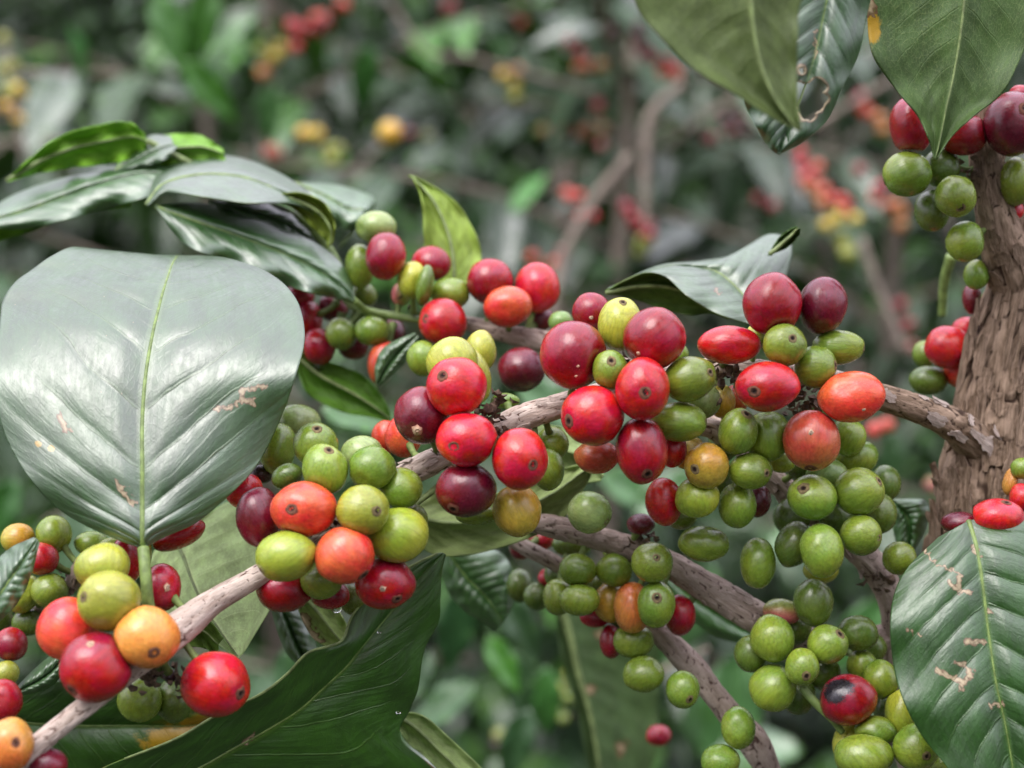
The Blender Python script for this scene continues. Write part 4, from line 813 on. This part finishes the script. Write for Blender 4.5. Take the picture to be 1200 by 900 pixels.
for i, (x, y, w, h, roll, cl, _, nav, scs, lab) in enumerate(CH):
    D = cD[i]; rr = random.Random(100 + i); rl = math.radians(roll)
    ctr = P(x, y, D); pr, pinc = 1.05 * (w / 2) * K * D * .01, 1.05 * (h / 2) * K * D * .01
    c, s = math.cos(rl), math.sin(rl)
    Rl = np.array([[c, -s, 0], [s, c, 0], [0, 0, 1.0]])
    Mw = CAM_B @ Rl @ np.diag([pr, pinc, (pr + pinc) / 2])
    lab2 = lab
    words = WORD[cl]
    low = lab.split(' ')
    if not any(w_ in lab.split(' cherry')[0] for w_ in ('olive', 'peach')) : lab2 = words + ' ' + lab
    e = empty('coffee_cherry', ctr.tolist(), lab2, 'coffee cherry', 'coffee cherries on the near branches')
    nb = nodes[np.argmin(np.linalg.norm(nodes - ctr, axis=1))]; tob = nb - ctr; dist = np.linalg.norm(tob); tob = tob / (dist + 1e-9)
    if nav: n = px_dir(nav[0], nav[1], x, y, w / 2, h / 2, rl)
    else:
        t = -(np.linalg.inv(CAM_B @ Rl) @ tob); t = t / np.linalg.norm(t)
        t[2] = min(t[2], -0.1); t = t + np.array([rr.uniform(-.5, .5), rr.uniform(-.7, .2), rr.uniform(-.7, 0)])
        n = t / np.linalg.norm(t)
    c1, c2 = CL[cl]; f = rr.uniform(0.85, 1.15); c1 = [v * f for v in c1]; c2 = [v * f * rr.uniform(0.9, 1.1) for v in c2]
    gd = np.array([rr.uniform(-1, 1), rr.uniform(-1, 1), rr.uniform(-.4, .6)]); gd /= np.linalg.norm(gd)
    rp = px_dir(976, 804, x, y, w / 2, h / 2, rl) if lab.startswith('rotting') else None
    big = w > 44
    pls = []
    for j in np.where((PD[i] < RR[i] + RR) & (np.arange(N_) != i))[0]:
        dv = PP[j] - PP[i]; dl = PD[i, j]; lim = max(0.62 * RR[i], dl * RR[i] / (RR[i] + RR[j]))
        pls.append((dv / dl, lim - 0.00006))
    bm = body_mesh(Mw, n, c1, c2, gd, rr, 30 if big else 20, 40 if big else 26, rp, pls)
    link('fruit_body', bm, e)
    dark = np.array((0.025, 0.015, 0.012)); tan = np.array((0.19, 0.085, 0.055)) if cl in 'RCWOBN' else np.array((0.20, 0.16, 0.08)); skin = np.array(c1) * 0.6 + tan * 0.4
    ks = (rr.uniform(1.05, 1.4) if nav else 0.9) * (1.25 if w < 48 else 1.0)
    cm = lathe('calyx_scar', Mw, n, [(a * ks, hh) for a, hh in CALP], [dark, dark * 1.3, tan * 0.5, tan, tan * 0.75, skin], M_CAL, 18, 0.3, i)
    link('calyx_scar', cm, e)
    for (qx, qy, qr) in scs:
        dn = px_dir(qx, qy, x, y, w / 2, h / 2, rl); a_ = qr / (w / 2)
        sm = lathe('pale_scar', Mw, dn, [(a_ * .3, .006), (a_ * .7, .004), (a_, -.03)], [np.array((.6, .45, .32)), np.array((.55, .38, .26)), np.array((.4, .2, .14))], M_CAL, 12, 0.5, i)
        link('pale_scar', sm, e)
    # stalk toward the branch
    rad = (pr + pinc) / 2; L = min(dist, rad + 0.006)
    if rad * 0.9 < L and dist < rad + 0.010:
        a0 = tob * rad * 0.8; a1 = tob * L; mid_ = (a0 + a1) / 2 + np.array([0, 0, -0.0006])
        q = cr([a0, mid_, a1], 6); o, _ = tube('stalk', q, np.array([.0011, .0009, .0008, .0008, .0009, .0012]), [M_STALK], 7, e)

# bracts and dry remains at the fruiting nodes
def bracts(px, py, D, n, seed, spread=14):
    rr = random.Random(seed); V = []; Fc = []
    for k in range(n):
        c = P(px + rr.gauss(0, spread), py + rr.gauss(0, spread * .7), D + rr.uniform(-.5, .3)); d = np.array([rr.gauss(0, 1), rr.gauss(0, 1), rr.gauss(0, 1)]); d /= np.linalg.norm(d)
        s = np.cross(d, [0.3, 0.5, 0.8]); s /= np.linalg.norm(s); t = np.cross(d, s); L = rr.uniform(.0012, .0035); w = rr.uniform(.0003, .001); b = len(V)
        V += [c - s * w, c + s * w, c + d * L * .5 + s * w * 1.3 + t * L * .15, c + d * L * .5 - s * w * 1.3 + t * L * .15, c + d * L, c + t * w * .7, c + d * L * .5 + t * (L * .15 + w)]
        Fc += [(b, b + 1, b + 2, b + 3), (b + 3, b + 2, b + 4), (b + 1, b + 5, b + 6, b + 2), (b + 5, b, b + 3, b + 6), (b + 2, b + 6, b + 4), (b + 6, b + 3, b + 4)]
    o = under_plant(link('dry_bracts', mesh('dry_bracts', V, Fc, [M_BRACT], smooth=False), plant)); o['kind'] = 'stuff'
for k, (a, b, D, n) in enumerate([(572, 478, 39.3, 55), (578, 492, 39.2, 40), (935, 460, 40.2, 80), (945, 475, 40.4, 60), (845, 440, 40.0, 40), (905, 392, 40.2, 15), (742, 425, 39.8, 40), (395, 610, 38.8, 60), (165, 790, 37, 70), (210, 795, 37.6, 40), (760, 625, 41.8, 30), (850, 500, 41.6, 30), (980, 600, 41.6, 50), (960, 770, 41.5, 60), (1020, 820, 41.8, 50), (85, 680, 41.2, 40), (480, 340, 45.2, 30), (720, 700, 42.6, 50), (1140, 200, 41.9, 40), (1035, 680, 42.3, 30)]):
    bracts(a, b, D, int(n * .5), k, 11)
# one bare stem in the lower right bunch and the yellowish fruit stalks
def small_tube(name, pts, mat, label=None, parent=None):
    q = cr(pts, 20); o, _ = tube(name, P(q[:, 0], q[:, 1], q[:, 2]), q[:, 3] * K * q[:, 2] * .01, [mat], 10, plant); under_plant(o)
    if label: o['label'] = label
small_tube('shoot', [(940, 806, 40.2, 5), (955, 823, 40.1, 5.5), (975, 843, 40.1, 4.5), (987, 858, 40.2, 4)], M_RIB, 'thin green shoot beside the rotting cherry')
small_tube('shoot', [(486, 592, 39.4, 3), (505, 577, 39.6, 4), (520, 565, 39.8, 5)], M_RIBU, 'pale leaf stalk under the cracked branch')
b10, _ = branch([(800, 500, 41.2, 9), (826, 500, 40.9, 11), (845, 508, 41, 13), (862, 522, 41.6, 12)], 50, 26, M_BR, .2, 'stubby cut twig between the green cherries', 12)

# water drops
def drop(px, py, D, r, label, stretch=1.25):
    e = []; nth, nph = 14, 18; V = []
    for i in range(nth):
        t = math.pi * i / (nth - 1)
        for j in range(nph):
            f = 2 * math.pi * j / nph; rr_ = math.sin(t) * (1 - 0.25 * max(0, math.cos(t)) ** 2)
            V.append((r * rr_ * math.cos(f), r * rr_ * math.sin(f), r * stretch * math.cos(t)))
    o = link('water_drop', mesh('water_drop', V, gridfaces(nth, nph, True, flip=True).tolist(), [M_WATER])); o.location = P(px, py, D).tolist()
    tag(o, label, 'water drop')
drop(394, 713, cD[37], .0013, 'clear water drop hanging under the lowest dark cherry of the middle left bunch', 0.8)
drop(374, 429, 46, .0012, 'tiny bright water drop hanging from the shaded cherry beside the big leaf')
drop(445, 741, 39.55, .0006, 'tiny water drop on the upper part of the big dark leaf', .6)
drop(467, 835, 39.3, .0006, 'tiny water drop near the right rim of the big dark leaf', .6)

# ---------------------------------------------------------------- background: rows of coffee shrubs
def leaf_template(name, seed, wid=0.21, droop=0.25, nu=12, nv=7, mats=None):
    rr = random.Random(seed); V = []; uv = []
    p = rr.uniform(0, 6)
    for i in range(nu):
        u = i / (nu - 1); w = wid * (math.sin(math.pi * min(1, u ** 0.85)) ** 0.8) * (1 - 0.25 * u) if 0 < u < 1 else 0.004
        for j in range(nv):
            v = 2 * j / (nv - 1) - 1
            V.append((v * w, u, -droop * u * u + 0.35 * abs(v) * w + 0.03 * math.sin(u * 16 + p) * v * v * math.copysign(1, v) + 0.01 * math.sin(u * 9 * 3.14) * (1 - abs(v)))); uv.append((u, v, 0))
    V = np.array(V); n = len(V); V2 = V - np.array([0, 0, 0.004])
    ring = [j for j in range(nv)] + [i * nv + nv - 1 for i in range(1, nu)] + [(nu - 1) * nv + j for j in range(nv - 2, -1, -1)] + [i * nv for i in range(nu - 2, 0, -1)]
    rim = [(b, a, a + n, b + n) for a, b in zip(ring, ring[1:] + ring[:1])]
    fa = gridfaces(nu, nv, flip=True).tolist()
    fb = gridfaces(nu, nv, off=n).tolist()
    # make sure the upper sheet faces up
    a, b, c = (V[k] for k in fa[len(fa) // 2][:3])
    if np.cross(b - a, c - a)[2] < 0: fa = [f[::-1] for f in fa]; fb = [f[::-1] for f in fb]
    z = np.zeros(2 * n)
    return mesh(name, np.vstack([V, V2]), fa + fb + rim, mats or [M_BTOP, M_BUND], [0] * len(fa) + [1] * (len(fb) + len(rim)), attrs={'luv': np.array(uv + uv), 'dmg': z, 'yel': z})
LT = [leaf_template('leaf', s, wd, dr) for s, wd, dr in ((1, .20, .18), (2, .22, .35), (3, .18, .5), (4, .24, .1), (5, .21, .28))]
def orient(d, up, roll=0.0):
    d = Vector(d).normalized(); x = d.cross(Vector(up)).normalized(); z = x.cross(d)
    return Matrix((x, d, z)).transposed().to_4x4() @ Matrix.Rotation(roll, 4, 'Y')
def put_leaf(parent, loc, d, up, size, rr, tint, k=None):
    o = bpy.data.objects.new('leaf', LT[rr.randrange(len(LT)) if k is None else k]); COL.objects.link(o); o.parent = parent
    o.matrix_basis = Matrix.Translation(Vector(loc)) @ orient(d, up, rr.uniform(-.35, .35)) @ Matrix.Scale(size, 4); o.color = (*[c_ * .8 for c_ in tint], rr.choice((.1, .3, .6, 1.0))); return o
def straight_tube(name, a, b, r0, r1, mat, parent, bend=0.0, n=8, rr=rnd):
    a, b = np.array(a, float), np.array(b, float); m_ = (a + b) / 2 + np.array([rr.uniform(-1, 1), rr.uniform(-1, 1), rr.uniform(0, 1)]) * bend
    C = cr([a, m_, b], n); return tube(name, C, np.linspace(r0, r1, n), [mat], 8, parent)[0], C
HIDE = None
def shrub(x, y, H, label, seed, nb=14, tints=((1, 1, 1),), zlo=0.35, reach=0.45, zbase=0.0):
    rr = random.Random(seed)
    s = empty('coffee_shrub', (x, y, zbase), label, 'coffee shrub', 'coffee shrubs in the rows behind')
    straight_tube('stem', (0, 0, 0), (rr.uniform(-.05, .05), rr.uniform(-.05, .05), H), .014, .004, M_TWIG, s, .05, 12, rr)
    nl = 0
    for k in range(nb):
        z = zlo + (H - zlo) * (k + rr.random() * .6) / nb; a = k * 2.4 + rr.uniform(-.4, .4); L = reach * rr.uniform(.6, 1.1) * (1.1 - .45 * z / H)
        d = np.array([math.cos(a), math.sin(a) * .8 - .1, rr.uniform(.0, .45)]); e_ = np.array([0, 0, z]) + d * L
        _, C = straight_tube('branch', (0, 0, z), e_, .005, .0018, M_TWIG, s, .03, 8, rr)
        np_ = 8
        for q in range(1, np_ + 1):
            f = q / np_; p = C[min(7, int(f * 7))]; dd = d / np.linalg.norm(d)
            wp = p + np.array([x, y, zbase]); X_, Y_, Dd = proj(wp)
            if not (-150 < X_ < 1350 and -150 < Y_ < 1050): continue
            for sg in (-1, 1):
                side = np.array([-dd[1], dd[0], 0]) * sg
                ld = side + dd * rr.uniform(.2, .7) + np.array([0, 0, rr.uniform(-.9, .05)])
                t = tints[rr.randrange(len(tints))]; f2 = rr.uniform(.75, 1.25)
                put_leaf(s, p + side * .004, ld, (rr.uniform(-.3, .3), rr.uniform(-.5, .1), 1), rr.uniform(.055, .10), rr, tuple(c_ * f2 for c_ in t)); nl += 1
    return s
G0 = (1.2, 1.15, 1.2); GB = (1.1, 1.1, 1.5); GL = (2.2, 2.7, 1.0); GD = (.6, .75, .7); GY = (3.2, 2.6, .8)
rowA = [(-.6, 1.5, 1.5, 'blurred shrub at the far left with dark grey green leaves', (G0, GD, GB)), (-.2, 1.62, 1.55, 'blurred shrub behind the big leaf, some leaves bright lime green', (G0, GB, GL)),
        (.1, 1.55, 1.42, 'blurred shrub behind the centre with blue grey shining leaves', (GB, GB, GD)), (.42, 1.6, 1.5, 'blurred shrub right of centre, many cherries on bare twigs', (G0, GB, GD)),
        (.74, 1.52, 1.5, 'blurred shrub behind the trunk at the right', (G0, GD))]
for k, (x, y, H, lb, tn) in enumerate(rowA): shrub(x, y, H, lb, 40 + k, 19, tn)
rowB = [(-.9, 2.3, 1.75, 'second row shrub at the far left', (GD, G0)), (-.45, 2.4, 1.8, 'second row shrub with lime leaves near the top left', (GL, G0, GB)), (0.0, 2.35, 1.75, 'second row shrub behind the centre top', (GB, GD)),
        (.42, 2.5, 1.8, 'second row shrub above the silvery leaf', (G0, GD, GB)), (.9, 2.4, 1.75, 'second row shrub behind the hanging top right leaves', (GD, G0, GL))]
for k, (x, y, H, lb, tn) in enumerate(rowB): shrub(x, y, H, lb, 60 + k, 18, tn, .45, .5)

# far foliage mass closing the view
def mass(y0, y1, n, seed, ztop, x_half, name, sz=(.09, .15)):
    rr = random.Random(seed); me0 = LT[1]
    tm = leaf_template('far_leaf', 9, .24, .3, 5, 3); V0 = np.array([v.co[:] for v in tm.vertices])
    F0 = np.array([list(p.vertices) for p in tm.polygons]); mi = [p.material_index for p in tm.polygons]
    uv0 = np.array([a.vector[:] for a in tm.attributes['luv'].data])
    Vs = []; Fs = []; U = []; MI = []
    for k in range(n):
        y = rr.uniform(y0, y1); x = rr.uniform(-1, 1) * x_half; z = rr.uniform(0.0, ztop) + .08 * math.sin(x * 5 + y * 3)
        d = (rr.gauss(0, 1), rr.gauss(0, 1) - .3, rr.uniform(-1.1, .2)); M = orient(d, (rr.uniform(-.4, .4), -.3, 1), rr.uniform(-.5, .5)) @ Matrix.Scale(rr.uniform(*sz), 4)
        A = np.array(M)[:3, :3]; Vs.append(V0 @ A.T + np.array([x, y, z])); Fs.append(F0 + k * len(V0)); U.append(uv0); MI += mi
    V = np.vstack(Vs); z = np.zeros(len(V))
    o = link(name, mesh('foliage', V, np.vstack(Fs).tolist(), [M_BTOP, M_BUND], MI, attrs={'luv': np.vstack(U), 'dmg': z, 'yel': z})); o.color = (.8, .95, .65, .4); return o
mo = mass(2.5, 3.9, 19000, 5, 2.1, 1.9, 'distant_foliage', (.06, .11))
tag(mo, 'mass of distant coffee foliage closing the view behind the shrubs', 'foliage', kind='stuff')
mo = mass(1.2, 2.6, 5000, 6, .8, 1.3, 'undergrowth', (.06, .11))
tag(mo, 'shaded low undergrowth between the rows of shrubs', 'undergrowth', kind='stuff')
mo = mass(-2.4, -1.0, 6000, 8, 2.5, 2.6, 'unseen_added_foliage')  # added behind the camera, out of view, to block low sky and darken reflections
tag(mo, 'unseen mass of coffee foliage added behind the camera to block low skylight', 'foliage', kind='stuff')
# ground: hillside sheet
gx = np.linspace(-60, 60, 60); gy = np.concatenate([[-90, -50, -25, -12], np.linspace(-6, 6, 46), np.linspace(7, 80, 30)])
GV = [(a, b, 0.02 * nz(a * 2, b * 2) + max(0, b - 4.5) * .28) for a in gx for b in gy]
go = link('ground', mesh('ground', GV, gridfaces(60, 80, flip=True).tolist(), [M_GROUND])); tag(go, kind='structure')

# hand placed blurred leaves that the photograph shows clearly
feat = empty('coffee_shrub', tuple(P(450, 450, 120)[:2]) + (0,), 'nearest blurred shrub, its grey and green leaves filling the gaps between the bunches', 'coffee shrub', 'coffee shrubs in the rows behind')
fl = feat.location
def fleaf(px, py, D, lenpx, ang, pitch, tint, k=0, upy=-.4):
    """leaf from pixel, ang = picture direction in degrees, pitch = lean toward (-) or away (+) from the viewer"""
    a = math.radians(ang); b = math.radians(pitch); rr = random.Random(int(px * 7 + py))
    d = (R_ * math.cos(a) + U_ * math.sin(a)) * math.cos(b) + F_ * math.sin(b)
    size = lenpx * K * D * .01 * (.72 if D > 100 else 1)
    up = (0.1, upy if D > 100 else -1.2, 1)
    if D < 100: tint = tuple(c_ * 1.35 for c_ in tint)
    put_leaf(feat, (P(px, py, D) - np.array(fl)).tolist(), d.tolist(), up, size, rr, tint, k)
SV = (.9, .9, 1.2); LM = (1.9, 2.5, .9); DK = (.5, .7, .5); PA = (1.6, 1.7, 1.9); YG = (3, 2.8, 1.0)
for a in [(320, 95, 120, 110, 260, 20, PA, 3), (430, 50, 125, 120, 265, 15, (1.2, 1.7, 1.1), 1), (215, 70, 112, 130, 310, 20, LM, 3, -1.2), (300, 20, 112, 120, 215, 10, LM, 3, -1.2), (250, -20, 112, 150, 250, 10, LM, 1, -1.2), (180, -10, 112, 140, 290, 10, LM, 3, -1.2), (80, 30, 130, 120, 290, 15, (1.3, 2.2, 1.3), 1),
          (180, 110, 140, 130, 10, 10, SV, 1), (150, 145, 140, 90, 190, 10, SV, 3), (50, 115, 130, 110, 335, 5, YG, 0), (470, 90, 140, 130, 330, 10, SV, 3), (520, 120, 140, 110, 300, 10, SV, 3), (480, 195, 140, 120, 20, 15, SV, 3),
          (600, 250, 130, 95, 55, 10, (1.6, 3.0, 1.1), 0), (560, 230, 140, 110, 260, 0, SV, 1), (850, 190, 140, 120, 280, 15, SV, 3), (880, 240, 140, 110, 330, 0, SV, 1), (560, 10, 150, 120, 340, 10, SV, 3), (650, 90, 150, 120, 300, 10, GB, 3),
          (240, 330, 120, 120, 200, 10, GD, 1), (540, 690, 75, 110, 262, 15, (.8, .95, 1.3), 3), (505, 760, 70, 100, 240, 5, SV, 3), (580, 690, 70, 110, 305, 0, SV, 1), (600, 760, 75, 90, 280, 5, SV, 3), (560, 800, 75, 110, 215, 0, GB, 3), (620, 830, 75, 100, 250, 0, (.8, 1, 1.2), 1),
          (570, 745, 70, 80, 300, 5, LM, 3), (640, 780, 80, 90, 270, 0, (1.3, 1.7, 1.3), 1), (700, 560, 85, 120, 340, 20, PA, 3), (740, 600, 85, 140, 20, 10, PA, 3), (830, 650, 90, 150, 250, 10, PA, 3), (870, 760, 90, 170, 260, 5, PA, 3), (810, 800, 95, 130, 290, 5, PA, 1),
          (940, 880, 90, 120, 180, 5, PA, 3), (900, 640, 90, 120, 10, 5, (1.6, 1.8, 1.8), 3), (1040, 700, 90, 120, 235, 10, PA, 3), (1050, 500, 110, 120, 260, 0, GB, 1), (330, 760, 65, 100, 290, 0, GB, 3), (600, 450, 60, 120, 330, 20, PA, 3), (500, 460, 62, 110, 340, 10, PA, 3),
          (375, 480, 60, 110, 350, 10, PA, 3), (20, 560, 80, 120, 240, 0, (.8, 1.3, .7), 1), (100, 590, 80, 110, 250, 0, GB, 3), (20, 360, 110, 120, 250, 0, GL, 1), (80, 690, 60, 90, 250, 0, DK, 3), (840, 700, 80, 100, 200, 5, LM, 3), (540, 880, 60, 120, 200, 5, (.6, .7, .9), 3)]:
    fleaf(*a)
# pale bare twigs behind the centre
def ftwig(pts):
    q = cr(pts, 24); o, _ = tube('twig', P(q[:, 0], q[:, 1], q[:, 2]) - np.array(fl), q[:, 3] * .68 * K * q[:, 2] * .01, [M_TWIG], 8, feat)
for t in ([(800, 98, 118, 8), (772, 122, 118, 9), (758, 150, 118, 9), (756, 200, 118, 8), (755, 300, 118, 7)], [(738, 182, 112, 7), (710, 215, 112, 8), (690, 245, 112, 8), (665, 290, 112, 8), (650, 345, 112, 8), (640, 420, 112, 7)],
          [(455, 0, 140, 3), (500, 60, 140, 4), (560, 70, 140, 4), (700, 110, 140, 4)], [(1010, 280, 105, 7), (1030, 340, 105, 7), (1060, 410, 105, 7)], [(700, 840, 75, 4), (770, 790, 72, 5), (830, 760, 70, 4)],
          [(1100, 60, 120, 5), (1000, 120, 120, 5), (930, 160, 120, 6)], [(5, 40, 120, 5), (15, 110, 120, 6), (30, 190, 120, 5)]): ftwig(t)

# blurred bunches of cherries far behind
BG = [ # centre path, D, count, radius px, classes, place
 ([(345, 42), (375, 30), (400, 18)], 135, 12, 12, 'RRCO', 'at the top left of centre'), ([(325, 55), (310, 75)], 140, 6, 12, 'YLN', 'just below the top left red bunch'),
 ([(455, 155), (457, 156)], 112, 1, 14, 'Y', 'alone left of centre'), ([(130, 135), (140, 128)], 140, 3, 12, 'C', 'above the upper left shoot'),
 ([(8, 60), (18, 150)], 115, 14, 11, 'LLY', 'at the upper left edge'), ([(315, 182), (325, 178)], 130, 2, 11, 'B', 'behind the upper left shoot'),
 ([(580, 80), (615, 110)], 145, 5, 11, 'NYL', 'top centre'), ([(525, 8), (530, 10)], 150, 2, 9, 'C', 'at the top edge'), ([(675, 60), (690, 90)], 140, 6, 11, 'CON', 'right of the top centre'),
 ([(730, 30), (800, 95)], 130, 12, 12, 'WCO', 'around the top of the pale twig'), ([(640, 150), (690, 150)], 150, 5, 11, 'PON', 'between the pale twigs and the centre'),
 ([(680, 220), (690, 262)], 116, 8, 11, 'OOR', 'on the left pale twig'), ([(750, 245), (760, 300)], 118, 14, 12, 'CRCL', 'at the foot of the right pale twig'),
 ([(655, 290), (640, 300)], 118, 4, 11, 'CO', 'low on the left pale twig'), ([(840, 150), (870, 158)], 130, 6, 12, 'CW', 'behind the olive hanging leaf'),
 ([(930, 178), (950, 205), (965, 230)], 112, 10, 12, 'RON', 'in the long string below the leaf with a hole'), ([(960, 232), (995, 240)], 115, 8, 12, 'OOR', 'in the middle of the long string at right'),
 ([(975, 255), (1000, 300)], 112, 14, 11, 'YLL', 'at the unripe end of the long string'), ([(1000, 120), (1030, 145)], 125, 6, 12, 'CON', 'left of the hanging leaf tip'),
 ([(1010, 210), (1030, 215)], 118, 4, 12, 'C', 'left of the green cherries by the upper stem'), ([(1030, 235), (1060, 260)], 120, 6, 11, 'ON', 'below the crimson ones left of the upper stem'),
 ([(1045, 350), (1080, 430)], 125, 5, 11, 'CP', 'left of the trunk'), ([(1015, 490), (1035, 500)], 75, 3, 14, 'O', 'under the wide orange red cherry'), ([(1090, 575), (1092, 560)], 80, 3, 13, 'P', 'beside the base of the fork'),
 ([(480, 160), (505, 155)], 145, 3, 10, 'CP', 'right of the lone yellow one'), ([(600, 30), (620, 20)], 150, 3, 10, 'CO', 'near the top edge'), ([(710, 130), (700, 160)], 140, 5, 10, 'CP', 'left of the pale twig top'),
 ([(400, 180), (370, 160)], 130, 6, 13, 'LLY', 'above the silver leaf'), ([(600, 880), (590, 860)], 85, 3, 13, 'KP', 'at the bottom beside the pale leaf tip'), ([(905, 235), (900, 255)], 130, 3, 10, 'C', 'right of the silvery folded leaf'),
 ([(655, 790), (650, 850)], 80, 6, 10, 'LG', 'beside the dim hanging leaf')]
BGM = {}
for gi, (path, D, cnt, rp, cls, place) in enumerate(BG):
    rr = random.Random(900 + gi); pth = cr([p + (0,) for p in path], 20)
    cnt = max(1, int(cnt * .85)); rp = rp * .66 if cnt > 1 else rp
    for k in range(cnt):
        cl = cls[int(len(cls) * (k + .5) / cnt)] if len(cls) > 1 else cls
        if (cl, k % 2) not in BGM:
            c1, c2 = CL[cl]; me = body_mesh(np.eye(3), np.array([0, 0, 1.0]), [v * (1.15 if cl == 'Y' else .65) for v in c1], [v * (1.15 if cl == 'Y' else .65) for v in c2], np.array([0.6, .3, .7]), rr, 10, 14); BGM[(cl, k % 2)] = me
        f = (k + .5) / cnt; q = pth[int(f * 19)]; sp2 = rp * 1.0 if cnt > 1 else 0
        px_, py_, dd = q[0] + rr.gauss(0, sp2), q[1] + rr.gauss(0, sp2), D + rr.gauss(0, 1.5)
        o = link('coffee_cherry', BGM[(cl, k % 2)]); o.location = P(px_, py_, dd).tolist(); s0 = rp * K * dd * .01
        o.scale = (s0, s0, s0 * 1.15); o.rotation_euler = (rr.uniform(0, 6), rr.uniform(0, 6), 0)
        tag(o, ('blurred %s cherry far behind, %s' % (WORD[cl], place)), 'coffee cherry', 'far cherries ' + place)
